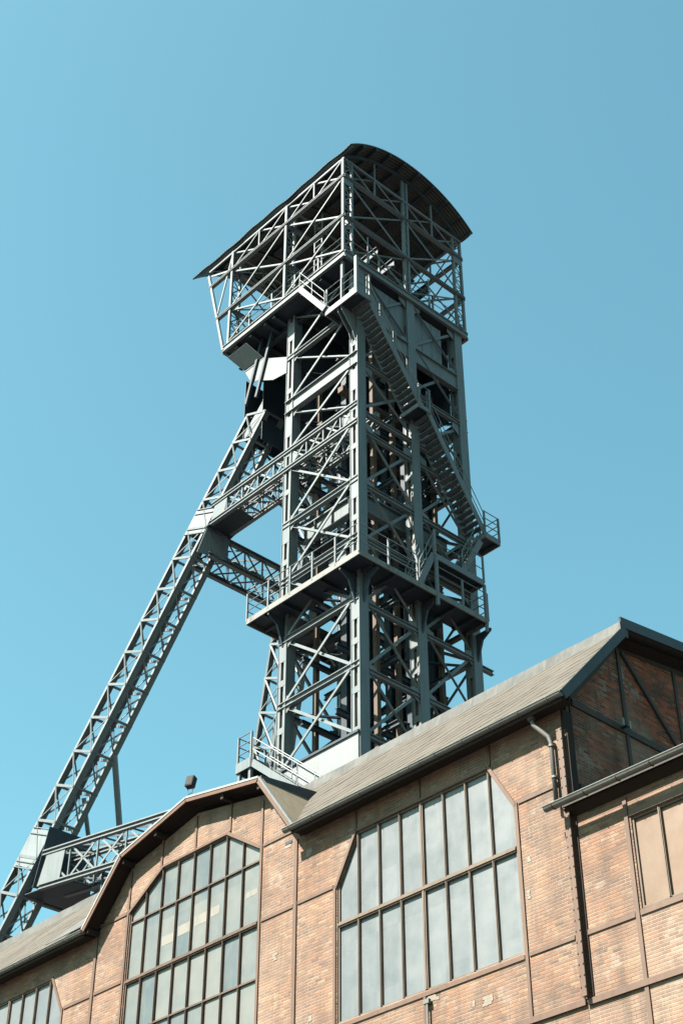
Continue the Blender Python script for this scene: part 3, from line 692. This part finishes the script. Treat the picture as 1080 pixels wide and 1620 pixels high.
# main deck round the shaft (about 35 m up), outline with the tower hole left open
def ring_deck(name, xa, xb, ya, yb, hole, z, t):
    m = MB(); hx0, hx1, hy0, hy1 = hole
    m.holed([(xa, ya), (xb, ya), (xb, yb), (xa, yb)], [[(hx0, hy0), (hx1, hy0), (hx1, hy1), (hx0, hy1)]], lambda u, v: (u, v, z - 0.06), (0, 0, 0.06)); d = m.build(name, STEELD, TW)
    m = MB(); c = [(xa, ya), (xb, ya), (xb, yb), (xa, yb)]
    for i in range(4):
        a, b = c[i], c[(i+1) % 4]; m.bar((a[0], a[1], z - t/2 + 0.01), (b[0], b[1], z - t/2 + 0.01), 0.05, t)
    e = m.build('edge_beam', RUSTED, d)
    def joist(a, b): m = MB(); m.ibeam(a, b, 0.1, 0.14); m.build('floor_joist', STEELD, d)
    x = xa + 0.9
    while x < xb: joist((x, ya + 0.03, z - 0.14), (x, hy0, z - 0.14)); joist((x, yb - 0.03, z - 0.14), (x, hy1, z - 0.14)); x += 1.05
    y = ya + 0.9
    while y < yb: joist((xb - 0.03, y, z - 0.14), (hx1, y, z - 0.14)); joist((xa + 0.03, y, z - 0.14), (hx0, y, z - 0.14)); y += 1.05
    return d
DZ = 34.74
ring_deck('main_deck', -39.25, -32.95, 31.2, 38.0, (-37.75, -34.25, 32.45, 37.9), DZ, 0.24)
railing([(-39.25, 33.9, DZ), (-39.25, 31.2, DZ), (-32.95, 31.2, DZ), (-32.95, 34.2, DZ)], h=1.2, rails=(0.4, 0.8, 1.2))
railing([(-32.95, 35.25, DZ), (-32.95, 38.0, DZ), (-34.0, 38.0, DZ)], h=1.2, rails=(0.4, 0.8, 1.2))
for x, y, dx, dy in ((X1, 32.2, 0, -1), (X0, 32.2, 0, -1), (X1, 32.2, 1, 0), (X1, 35.2, 1, 0), (X1, 38.2, 1, 0)):
    m = MB(); r0 = 0.22; L = 0.95
    p = V((x + dx*r0, y + dy*r0, DZ - 0.25)); o = V((dx, dy, 0)); s = V((dy, dx, 0)) * 0.04
    m.plate([p - s, p + o*L*0.8 - s, p + o*L*0.8 - V((0,0,.1)) - s, p + o*L*0.35 - V((0,0,.35)) - s, p + o*0.06 - V((0,0,1.1)) - s, p - V((0,0,1.25)) - s], s*2); m.build('deck_bracket', STEELD, TW)
# upper landing on the right side, its steps and post
UZ = 36.5
deck('landing', [(-33.75, 35.2), (-32.95, 35.2), (-32.95, 37.9), (-33.75, 37.9)], UZ, 0.26)
railing([(-32.95, 35.2, UZ), (-32.95, 37.9, UZ)], h=1.15, rails=(0.55, 1.15), sp=2.6)
for y0, y1 in ((35.17, 35.29), (37.85, 37.95)): m = MB(); m.box((-33.0, y0, 34.15), (-32.9, y1, 36.3)); m.build('landing_post', STEEL, TW)
stair((-33.72, 35.15, 36.45), (-33.72, 34.35, 34.78), (1, 0, 0), 0.72, 7)
# high landing where the long flights end
LZ = 38.95
deck('landing', [(-33.95, 38.1), (-32.9, 38.1), (-32.9, 38.98), (-33.95, 38.98)], LZ, 0.26)
railing([(-32.9, 38.12, LZ), (-32.9, 38.96, LZ), (-33.9, 38.96, LZ)], h=1.1, rails=(0.4, 0.75, 1.1), sp=1.0)
stair((-33.85, 38.05, 38.6), (-33.85, 36.9, 36.55), (1, 0, 0), 0.75, 9, rail_sides=(1,))
m = MB(); m.ibeam((-34.0, 38.4, 33.3), (-34.0, 39.25, 33.3), 0.16, 0.2); m.build('stub_beam', STEEL, TW)
# intermediate landing and the two long flights
deck('landing', [(-33.95, 34.55), (-32.9, 34.55), (-32.9, 35.25), (-33.95, 35.25)], 43.72, 0.2)
stair((-33.85, 31.75, 48.15), (-33.85, 34.75, 43.78), (1, 0, 0), 0.9, 20, rail_sides=(1,))
stair((-33.85, 35.1, 43.75), (-33.85, 38.15, 38.98), (1, 0, 0), 0.9, 21, rail_sides=(1,))
railing([(-32.9, 34.6, 43.72), (-32.9, 35.2, 43.72)], sp=0.7, rails=(0.55, 1.1))
# top balcony, reached by a short flight from the head deck
BZ = 47.98
deck('balcony', [(-34.75, 31.1), (-32.85, 31.1), (-32.85, 31.9), (-34.75, 31.9)], BZ, 0.3)
railing([(-34.7, 31.12, BZ), (-32.87, 31.12, BZ), (-32.87, 31.85, BZ)], h=1.25, rails=(0.42, 0.84, 1.25), sp=0.9)
stair((-36.35, 31.0, 50.45), (-34.72, 31.0, 48.05), (0, 1, 0), 0.75, 9, rail_sides=(0,))
m = MB(); m.box((-32.98, 31.08, 47.7), (-32.84, 31.2, 49.9)); m.box((-34.05, 31.3, 47.75), (-33.93, 31.42, 50.6)); m.build('balcony_hanger', STEEL, TW)
for x in (X1 - 0.1, X1 + 0.12):
    m = MB(); m.plate([(x, 31.95, 47.72), (x, 31.15, 47.72), (x, 31.2, 47.5), (x, 31.8, 46.7), (x, 31.95, 46.2)], (0.03, 0, 0)); m.build('balcony_bracket', STEEL, TW)

# --------------------------------------------------------------- head under the canopy
HX1, HY0, HY1 = -33.7, 31.2, 38.76
HXM, HXL = -37.65, -41.55
HZ, HC2, HC1, HT = 50.95, 53.2, 55.8, 57.0
HYM = 34.95
hd = MB(); hd.plate([(-41.8, HY0 + .03, HZ - 0.3), (HX1 - .03, HY0 + .03, HZ - 0.3), (HX1 - .03, HY1 - .03, HZ - 0.3), (-41.8, HY1 - .03, HZ - 0.3)], (0, 0, 0.12)); hdo = hd.build('head_deck', STEELD, TW)
m = MB(); c = [(-41.85, HY0), (HX1, HY0), (HX1, HY1), (-41.85, HY1)]
for i in range(4):
    a, b = c[i], c[(i+1) % 4]; m.ibeam((a[0], a[1], HZ - 0.19), (b[0], b[1], HZ - 0.19), 0.14, 0.36, 0.04, 0.04)
m.build('edge_beam', STEEL, hdo)
for x in (-41.0, -40.0, -39.0, -38.4, -36.5, -35.3): m = MB(); m.ibeam((x, HY0 + 0.08, HZ - 0.44), (x, HY1 - 0.08, HZ - 0.44), 0.16, 0.26); m.build('floor_joist', STEELD, hdo)
for y in (32.2, 35.2, 38.2): m = MB(); m.ibeam((-41.8, y, HZ - 0.70), (HX1 - 0.1, y, HZ - 0.70), 0.2, 0.26); m.build('deck_bearer', STEELD, hdo)
def laced_post(x, y, z0, z1, d=0.5, dirn=(0, 1, 0), wd=0.13):
    """two angles joined by lacing, width d along dirn"""
    D = V(dirn); p = V((x, y, 0)); m = MB()
    for k in (0, 1): m.bar(p + D*d*k + V((0,0,z0)), p + D*d*k + V((0,0,z1)), wd, 0.10, up=D)
    o = m.build('head_post', STEEL, TW)
    m = MB(); n = int((z1 - z0) / 0.45)
    for i in range(n):
        za, zb = z0 + (z1-z0)*i/n, z0 + (z1-z0)*(i+1)/n; a, b = (0.05, d-0.05) if i % 2 else (d-0.05, 0.05)
        m.bar(p + D*a + V((0,0,za)), p + D*b + V((0,0,zb)), 0.02, 0.06); m.bar(p + D*0.05 + V((0,0,zb)), p + D*(d-.05) + V((0,0,zb)), 0.02, 0.05)
    m.build('lacing', STEEL, o)
    return o
for x in (HX1 - 0.1, HXM, HXL):
    laced_post(x, HY0 + 0.03, HZ, HT + 0.1); laced_post(x, HY1 - 0.53, HZ, HT + 0.1)
laced_post(HX1 - 0.1, HYM, HZ, 58.4, 0.25); laced_post(HXL, HYM, HZ, 58.4, 0.25)
for x in (HX1 - 0.02,):
    for y in (HY0 + 0.28, HY1 - 0.28):
        m = MB(); m.box((x - 0.02, y - 0.27, HC1 - 0.5), (x, y + 0.27, HC1 + 0.1)); m.build('post_plate', STEEL, TW)
# left outline: raking struts carrying the eave end
for y in (HY0, HYM, HY1): seg((-41.85, y, HZ - 0.2), (-43.35, y, HT - 0.3), 'bar', 0.09, 'raking_strut', h=0.13)
# long chords (front and back) and end chords
for y in (HY0 + 0.03, HY1 - 0.03):
    for z, xe in ((HC1, -43.25), (HC2, -42.55)): seg((xe, y, z), (HX1, y, z), 'i', 0.19, 'head_chord', h=0.13)
    seg((-43.35, y, HT), (HX1, y, HT), 'bar', 0.08, 'head_chord', h=0.10)
    s = 0.07 if y < 35 else -0.07
    bays = [(HX1 - 0.12, HXM), (HXM, HXL)]
    for xa, xb in bays:
        for za, zb in ((HZ + 0.1, HC2), (HC2, HC1)):
            seg((xa, y, zb - 0.05), (xb, y, za + 0.05), 'bar', 0.04, 'head_brace', h=0.075); seg((xa, y + s, za + 0.05), (xb, y + s, zb - 0.05), 'angle', 0.075, 'head_brace')
        xm = (xa + xb) / 2
        seg((xm, y, HC1), (xm, y, HT), 'bar', 0.07, 'head_vertical')
        for p, q in ((xa, xm), (xm, xb)):
            seg((p, y, HT), (q, y, HC1), 'bar', 0.04, 'head_brace', h=0.06); seg((p, y + s, HC1), (q, y + s, HT), 'angle', 0.07, 'head_brace')
    seg((HXL, y, HC1), (-43.2, y, HT - 0.4), 'bar', 0.05, 'head_brace', h=0.09); seg((HXL, y, HT), (-42.6, y, HC2), 'bar', 0.05, 'head_brace', h=0.09)
for x in (HX1 - 0.05, HXM, HXL):
    for z in (HC1, HC2):
        seg((x, HY0, z), (x, HY1, z), 'i', 0.19, 'head_chord', h=0.13)
    seg((x, HY0, HT), (x, HY1, HT), 'bar', 0.08, 'head_chord', h=0.10)
    if x == HXM: continue
    for ya, yb in ((HY0 + 0.1, HYM), (HYM, HY1 - 0.1)):
        for za, zb in ((HZ + 0.1, HC2), (HC2, HC1)):
            seg((x, ya, zb - 0.05), (x, yb, za + 0.05), 'bar', 0.04, 'head_brace', h=0.075); seg((x - 0.06, ya, za + 0.05), (x - 0.06, yb, zb - 0.05), 'angle', 0.075, 'head_brace')
        ym = (ya + yb) / 2
        seg((x, ym, HC1), (x, ym, 58.1), 'bar', 0.07, 'head_vertical')
        for p, q in ((ya, ym), (ym, yb)):
            seg((x, p, HT), (x, q, HC1), 'bar', 0.04, 'head_brace', h=0.06); seg((x - 0.06, p, HC1), (x - 0.06, q, HT), 'angle', 0.07, 'head_brace')
# canopy: arched corrugated sheet on arch ribs and purlins
CY, EAVE, RISE, HALF = 35.0, 57.27, 1.6, 3.97
R = (HALF**2 + RISE**2) / (2*RISE); CZ = EAVE + RISE - R; AM = math.asin(HALF / R)
CXL, CXR = -44.15, -33.08
rr = random.Random(5)
NX, NA = 70, 30; vs = []; wav = [0.035*math.sin(i*0.55) + 0.03*math.sin(i*0.23 + 1) + rr.uniform(-.012, .012) for i in range(NX + 1)]
for lay in (0, 1):
    for i in range(NX + 1):
        for j in range(NA + 1):
            a = -AM + 2*AM*j/NA; ed = abs(j - NA/2) / (NA/2); r = R - 0.05*lay
            x = CXL + (CXR - CXL)*i/NX - 0.35 * (1 if i == 0 else 0) * ed**4
            vs.append((x, CY + r*math.sin(a), CZ + r*math.cos(a) + wav[i]*ed**6))
fs = []; M = (NX+1)*(NA+1); idx = lambda l, i, j: l*M + i*(NA+1) + j
for i in range(NX):
    for j in range(NA):
        fs.append((idx(0,i,j), idx(0,i+1,j), idx(0,i+1,j+1), idx(0,i,j+1))); fs.append((idx(1,i,j), idx(1,i,j+1), idx(1,i+1,j+1), idx(1,i+1,j)))
for i in range(NX): 
    for j in (0, NA): fs.append((idx(0,i,j), idx(0,i+1,j), idx(1,i+1,j), idx(1,i,j)))
for j in range(NA):
    for i in (0, NX): fs.append((idx(0,i,j), idx(0,i,j+1), idx(1,i,j+1), idx(1,i,j)))
m = MB(); m.add(vs, fs); can = m.build('canopy', CANOPY, TW, smooth=True)
for a in [(-1 + 2*k/9) * AM * 0.985 for k in range(10)]:
    r = R - 0.13; m = MB(); m.bar((CXL + 0.25, CY + r*math.sin(a), CZ + r*math.cos(a)), (CXR - 0.03, CY + r*math.sin(a), CZ + r*math.cos(a)), 0.10, 0.15, up=(0, math.sin(a), math.cos(a))); m.build('purlin', STEELD, can)
for x in (HX1 - 0.05, (HX1 + HXM)/2, HXM, (HXM + HXL)/2, HXL, -43.3):
    m = MB(); r = R - 0.28; N = 16
    for k in range(N):
        a, b = -AM*0.97 + 2*AM*0.97*k/N, -AM*0.97 + 2*AM*0.97*(k+1)/N
        m.bar((x, CY + r*math.sin(a), CZ + r*math.cos(a)), (x, CY + r*math.sin(b), CZ + r*math.cos(b)), 0.09, 0.13)
    m.build('arch_rib', STEELD, can)
railing([(-41.75, HY0 + 0.14, HZ), (HX1 - 0.25, HY0 + 0.14, HZ)], h=1.15, rails=(0.38, 0.76, 1.15), sp=1.6)
railing([(HX1 - 0.2, HY0 + 0.6, HZ), (HX1 - 0.2, HY1 - 0.3, HZ)], h=1.15, rails=(0.38, 0.76, 1.15), sp=1.6)
railing([(HX1 - 0.3, HY1 - 0.2, HZ), (-41.7, HY1 - 0.2, HZ)], h=1.15, rails=(0.38, 0.76, 1.15), sp=1.6)
# rope sheaves and their bearers, inside the head
for y in (33.9, 36.1):
    m = MB(); n = 36; ro, ri = 1.75, 1.55
    ring = []
    for k in range(n):
        a = 2*math.pi*k/n; c_, s_ = math.cos(a), math.sin(a)
        ring.append([(-38.6 + ro*c_, y-.12, 53.3 + ro*s_), (-38.6 + ro*c_, y+.12, 53.3 + ro*s_), (-38.6 + ri*c_, y+.12, 53.3 + ri*s_), (-38.6 + ri*c_, y-.12, 53.3 + ri*s_)])
    m.add([p for r_ in ring for p in r_], [(4*k+i, 4*((k+1) % n)+i, 4*((k+1) % n)+(i+1) % 4, 4*k+(i+1) % 4) for k in range(n) for i in range(4)])
    for k in range(8):
        a = math.pi*k/4; m.bar((-38.6, y, 53.3), (-38.6 + 1.58*math.cos(a), y, 53.3 + 1.58*math.sin(a)), 0.07, 0.10, up=(0, 1, 0))
    m.tube([(-38.6, y - .35, 53.3), (-38.6, y + .35, 53.3)], 0.2, 12); m.build('rope_sheave', STEELD, TW)
for y in (33.4, 34.4, 35.6, 36.6):
    m = MB(); m.ibeam((-41.5, y, 52.6), (HX1 - .2, y, 52.6), 0.2, 0.5); m.build('sheave_bearer', STEELD, TW)
    m = MB(); m.bar((-39.6, y, 51), (-38.9, y, 52.4), 0.18, 0.18); m.bar((-37.6, y, 51), (-38.3, y, 52.4), 0.18, 0.18); m.build('bearer_leg', STEELD, TW)
m = MB()
for k in range(14): m.bar((-37.1, 32.5, 51.2 + k*0.38), (-36.6, 32.5, 51.2 + k*0.38), 0.03, 0.03)
for x in (-37.1, -36.6): m.bar((x, 32.5, 51), (x, 32.5, 56.6), 0.06, 0.05)
m.build('ladder', STEEL, TW)
m = MB(); m.box((-34.5, 31.9, 53.6), (-34.1, 32.2, 53.9)); m.build('junction_box', COPING, TW)
for y in (32.55, 36.3):
    m = MB(); m.tube([(-33.65, y, 51.0), (-33.65, y, 52.7)], 0.03, 8); m.tube([(-33.65, y, 51.0), (-33.65, y, 51.5)], 0.06, 8); m.build('lamp_mast', STEEL, TW)

# --------------------------------------------------------------- backstay: two lattice legs, cross girders, portal plates
P1, P2 = V((-43.11, 32.0, 42.18)), V((-49.32, 29.4, 27.89)); DL = P2 - P1
NL = V((-0.917, 0, 0.397)); WA, WY = 1.45, 1.15
MY = 35.2
def mir(p): return V((p[0], 2*MY - p[1], p[2]))
def legB(t): return P1 + DL*t
def backstay(mirror):
    f = (lambda p: mir(p)) if mirror else (lambda p: V(p))
    t0, t1 = -0.37, 1.36
    C0 = {'B': lambda t: legB(t), 'A': lambda t: legB(t) + NL*WA, 'C': lambda t: legB(t) + V((0, WY, 0)), 'D': lambda t: legB(t) + NL*WA + V((0, WY, 0))}
    st = 0.0985; n = int((t1 - t0) / st)
    m = MB()
    for i in range(n + 1):                             # front lacing carries the leg's name; chords, plates and other faces hang below it
        t = t0 + i*st; a, b = f(C0['A'](t)), f(C0['B'](t)); m.bar(a, b, 0.05, 0.11)
        m.bar(a, f(C0['B'](t + st)), 0.04, 0.075)
        if i % 2: m.bar(a, f(C0['B'](t - st)), 0.025, 0.035)
    leg = m.build('backstay_leg', STEEL, TW)
    for ta, tb in ((-0.036, 0.040), (0.935, 1.035)):
        m = MB(); m.plate([f(C0['A'](ta)), f(C0['B'](ta)), f(C0['B'](tb)), f(C0['A'](tb))], f((0, 0.03, 0)) - f((0, 0, 0))); m.build('gusset_plate', STEEL, leg)
        for te in (ta - .004, ta + .012, tb - .012, tb + .004): m = MB(); m.bar(f(C0['A'](te)), f(C0['B'](te)), 0.10, 0.035); m.build('stiffener', STEEL, leg)
        m = MB(); m.plate([f(C0['B'](ta)), f(C0['C'](ta)), f(C0['C'](tb)), f(C0['B'](tb))], NL*0.03); m.build('gusset_plate', STEEL, leg)
    for c in 'ABCD':
        q = MB(); up = (0, 1, 0); yo = V((0, 0.13 if c in 'AB' else -0.13, 0)); nn = NL.normalized()
        for k, ww in ((0.0, 0.07),): q.bar(f(C0[c](t0) + yo), f(C0[c](t1) + yo), ww, 0.26, up)
        for k in (-0.117, 0.117): q.bar(f(C0[c](t0) + yo + V((0, k, 0)) + nn*(-.07 if c in 'AD' else .07)), f(C0[c](t1) + yo + V((0, k, 0)) + nn*(-.07 if c in 'AD' else .07)), 0.08, 0.03, up)
        q.build('chord', STEEL, leg)
    for nm, (u, v) in (('under_lacing', 'BC'), ('far_lacing', 'DC'), ('top_lacing', 'AD')):
        q = MB()
        for i in range(n + 1):
            t = t0 + i*st; a, b = f(C0[u](t)), f(C0[v](t))
            if nm == 'far_lacing': q.bar(a, b, 0.05, 0.11); q.bar(a, f(C0[v](t + st)), 0.05, 0.08); q.bar(b, f(C0[u](t + st)), 0.03, 0.05)
            else: q.bar(a, b, 0.10, 0.07); q.bar(a, f(C0[v](t + st)), 0.05, 0.06); q.bar(b, f(C0[u](t + st)), 0.05, 0.06)
        q.build(nm, STEEL, leg)
    return leg
for mr in (False, True): backstay(mr)
def xface(m, p0, p1, q0, q1, n, w=0.06):
    """lattice between lower line p0-p1 and upper line q0-q1"""
    for i in range(n):
        a, b, c, d = lerp(p0, p1, i/n), lerp(p0, p1, (i+1)/n), lerp(q0, q1, i/n), lerp(q0, q1, (i+1)/n)
        m.bar(a, d, w*0.5, w*1.3); m.bar(c, b, w*0.5, w*1.3)
        if i: m.bar(a, c, w, w)
def girder(name, p0, p1, zlo, zhi, side, n, extra=None):
    """box lattice girder from p0 to p1 (x, y), second face offset by side"""
    p0, p1, sd = V((p0[0], p0[1], 0)), V((p1[0], p1[1], 0)), V((side[0], side[1], 0))
    L, H = V((0, 0, zlo)), V((0, 0, zhi)); 
    m = MB(); xface(m, p0 + L, p1 + L, p0 + H, p1 + H, n); gr = m.build(name, STEEL, TW)
    for o in (V((0,0,0)), sd):
        for z in (L, H): q = MB(); q.prof([(-.09,-.11),(.09,-.11),(.09,-.06),(-.01,-.06),(-.01,.06),(.09,.06),(.09,.11),(-.09,.11)], p0 + o + z, p1 + o + z); q.build('chord', STEEL, gr)
    q = MB(); xface(q, p0 + sd + L, p1 + sd + L, p0 + sd + H, p1 + sd + H, n); q.build('far_lacing', STEEL, gr)
    for nm, z in (('under_lacing', L), ('top_lacing', H)):
        q = MB(); xface(q, p0 + z, p1 + z, p0 + sd + z, p1 + sd + z, n, 0.055); q.build(nm, STEEL, gr)
    return gr
for y, s in ((32.02, 1), (38.38, -1)):
    girder('lattice_girder', (-43.0, y), (X1 + 0.2, y), 41.9, 42.84, (0, 1.1*s), 9)
girder('cross_girder', (-43.35, 32.2), (-43.35, 38.2), 40.55, 41.72, (-1.15, 0), 6)
girder('lattice_girder', (-49.0, 29.45), (-38.1, 32.1), 26.45, 27.85, (0.12, 1.1), 8)
girder('lattice_girder', (-49.0, 2*MY - 29.45), (-38.1, 2*MY - 32.1), 26.45, 27.85, (0.12, -1.1), 8)
girder('cross_girder', (-49.05, 30.0), (-49.05, 40.4), 26.5, 27.8, (-1.2, 0), 7)
# joint plates
def gp(name, poly, ext, mat=STEEL):
    m = MB(); m.plate(poly, ext); return m.build(name, mat, TW)
for s in (0, 1):
    F = mir if s else V
    E = V((0, -0.02, 0)) if not s else V((0, 0.02, 0))
    gp('joint_plate', [F((-43.0, 31.99, 41.95)), F((-42.1, 31.99, 41.95)), F((-41.9, 31.99, 42.8)), F((-42.75, 31.99, 42.8))], E)
    gp('joint_plate', [F((-43.25, 31.95, 41.72)), F((-43.25, 33.25, 41.72)), F((-43.25, 33.05, 40.55)), F((-43.55, 31.75, 40.55))], V((0.03, 0, 0)))
    arc = [F((-43.3, 33.3, 41.83)), F((-42.9, 33.25, 41.83)), F((-42.5, 33.2, 41.83)), F((-42.0, 33.15, 41.83)), F((-41.4, 33.1, 41.83)), F((-41.4, 32.0, 41.83)), F((-44.3, 31.9, 41.83)), F((-44.4, 33.6, 41.83))]
    gp('joint_plate', arc, (0, 0, 0.03), STEELD)
    gp('joint_plate', [F((-49.1, 29.40, 26.5)), F((-48.0, 29.66, 26.5)), F((-47.85, 29.70, 27.8)), F((-48.75, 29.48, 27.8))], E*1.5)
    gp('joint_plate', [F((-48.85, 29.45, 28.95)), F((-48.85, 31.4, 28.95)), F((-48.95, 31.3, 26.5)), F((-49.3, 29.3, 26.5))], V((0.03, 0, 0)), STEELD)
    gp('joint_plate', [F((-49.9, 29.3, 26.4)), F((-47.6, 29.7, 26.4)), F((-47.5, 30.8, 26.4)), F((-48.5, 31.4, 26.4)), F((-49.9, 31.4, 26.4))], (0, 0, -0.03), STEELD)
    for tt, dx, ww in ((0.70, 0, 0.2), (0.80, -0.9, 0.14)):
        kp = legB(tt) + V((dx, WY - 0.12, 0)); m = MB(); m.bar(F(kp), F((-48.95 + dx, 33.2 if not dx else 32.4, 27.9)), ww, ww); m.build('knee_brace', STEEL, TW)
    # head of the leg: bracket girder to the tower and dark portal end plates
    Bt = legB(-0.37)
    gp('head_bracket', [F(p) for p in ((-38.2, 31.97, 47.37), (-38.2, 31.97, 48.3), (-39.4, 31.97, 49.05), (-39.85, 31.97, 49.4), (-41.15, 31.97, 49.45), (-40.58, 31.97, 48.32), (-40.23, 31.97, 48.28), (-39.5, 31.97, 47.8), (-39.09, 31.97, 47.55))], E)
    gp('head_bracket', [F((-41.15, 31.98, 49.45)), F((-41.15, 33.3, 49.45)), F((-41.5, 33.3, 50.1)), F((-41.5, 31.98, 50.1))], V((0.03, 0, 0.02)), STEEL)
    gp('head_bracket', [F((-39.85, 31.9, 49.42)), F((-41.15, 31.9, 49.47)), F((-41.6, 31.3, 50.2)), F((-40.3, 31.3, 50.2))], V((0, -0.01, -0.02)), STEEL)
    for xx, zz in ((-39.9, 50.5), (-39.2, 50.5)):
        m = MB(); m.bar(F((xx, 31.9, zz)), F((xx - 0.95, 31.9, zz - 3.3)), 0.12, 0.14); m.build('hanger_strut', STEELD, TW)
for xx, zb, zt in ((-40.95, 45.9, 50.2), (-42.25, 46.6, 50.2)):
    gp('portal_plate', [(xx, 32.93, zb), (xx, 2*MY - 32.93, zb), (xx, 2*MY - 32.93, zt), (xx, 32.93, zt)], (-0.03, 0, 0), STEELD)
for yy in (32.96, 37.44): gp('portal_plate', [(-41.0, yy, 48.2), (-41.0, yy, 46.6), (-42.22, yy, 46.7), (-42.22, yy, 47.0)], (0, 0.03, 0), STEEL)
m = MB()
a0 = legB(-0.25); a1 = legB(-0.10); xface(m, a0 + V((0, 1.1, 0)), a1 + V((0, 1.1, 0)), mir(a0) - V((0, 1.1, 0)), mir(a1) - V((0, 1.1, 0)), 2, 0.1); m.build('portal_bracing', STEELD, TW)
m = MB(); m.tube([(-46.2, 30.4, 27.0), (-46.2, 30.4, 23.8)], 0.05, 8); m.box((-46.4, 30.2, 24.6), (-46.0, 30.6, 24.7)); m.build('drain_pipe', STEELD, TW)

# ================================================================== small things of their own
fl = thing('floodlight', (-33.44, 24.75, 22.6), 'small black floodlight on a wire bracket on top of the cross gable', 'lamp')
m = MB(); 
Q = Matrix.Rotation(math.radians(-12), 3, 'X') @ Matrix.Rotation(math.radians(20), 3, 'Z'); c0 = V((-33.44, 24.75, 23.27))
def obox(m, c, sz):
    vs = [c + Q @ V((sx*sz[0]/2, sy*sz[1]/2, sz_*sz[2]/2)) for sz_ in (-1, 1) for sx, sy in ((-1,-1),(1,-1),(1,1),(-1,1))]
    m.add(vs, [(0,3,2,1),(4,5,6,7),(0,1,5,4),(1,2,6,5),(2,3,7,6),(3,0,4,7)])
obox(m, c0, (0.26, 0.20, 0.36)); body = m.build('lamp_body', LAMPBODY, fl, bevel=0.01)
m = MB(); obox(m, c0 + Q @ V((0, -0.106, 0)), (0.22, 0.01, 0.30)); m.build('lens', LENS, body)
m = MB()
for s in (-1, 1): m.tube([(-33.44 + s*0.10, 24.75, 22.55), (-33.44 + s*0.10, 24.75, 22.92), (-33.44 + s*0.14, 24.75, 23.2)], 0.012, 6)
m.tube([(-33.54, 24.75, 22.9), (-33.34, 24.75, 22.9)], 0.012, 6); m.build('bracket', STEELD, fl)

ac = thing('access_stair', (-38.2, 31.2, 23.5), 'small grey railed steel stair and landing at the left foot of the tower', 'stair')
deck('stair_landing', [(-39.1, 30.9), (-38.3, 30.9), (-38.3, 32.3), (-39.1, 32.3)], 28.3, 0.38, STEEL, STEELD, ac)
railing([(-38.35, 30.95, 28.3), (-39.08, 30.95, 28.3), (-39.08, 32.2, 28.3)], par=ac, h=1.1, sp=0.8)
stair((-38.25, 30.95, 28.1), (-34.6, 30.95, 25.1), (0, 1, 0), 0.8, 15, par=ac)
m = MB()
for x, y in ((-39.0, 31.0), (-38.4, 31.0), (-39.0, 32.2)): m.bar((x, y, 23.5), (x, y, 27.95), 0.12, 0.12, up=(0, 1, 0))
m.build('support_leg', STEEL, ac)
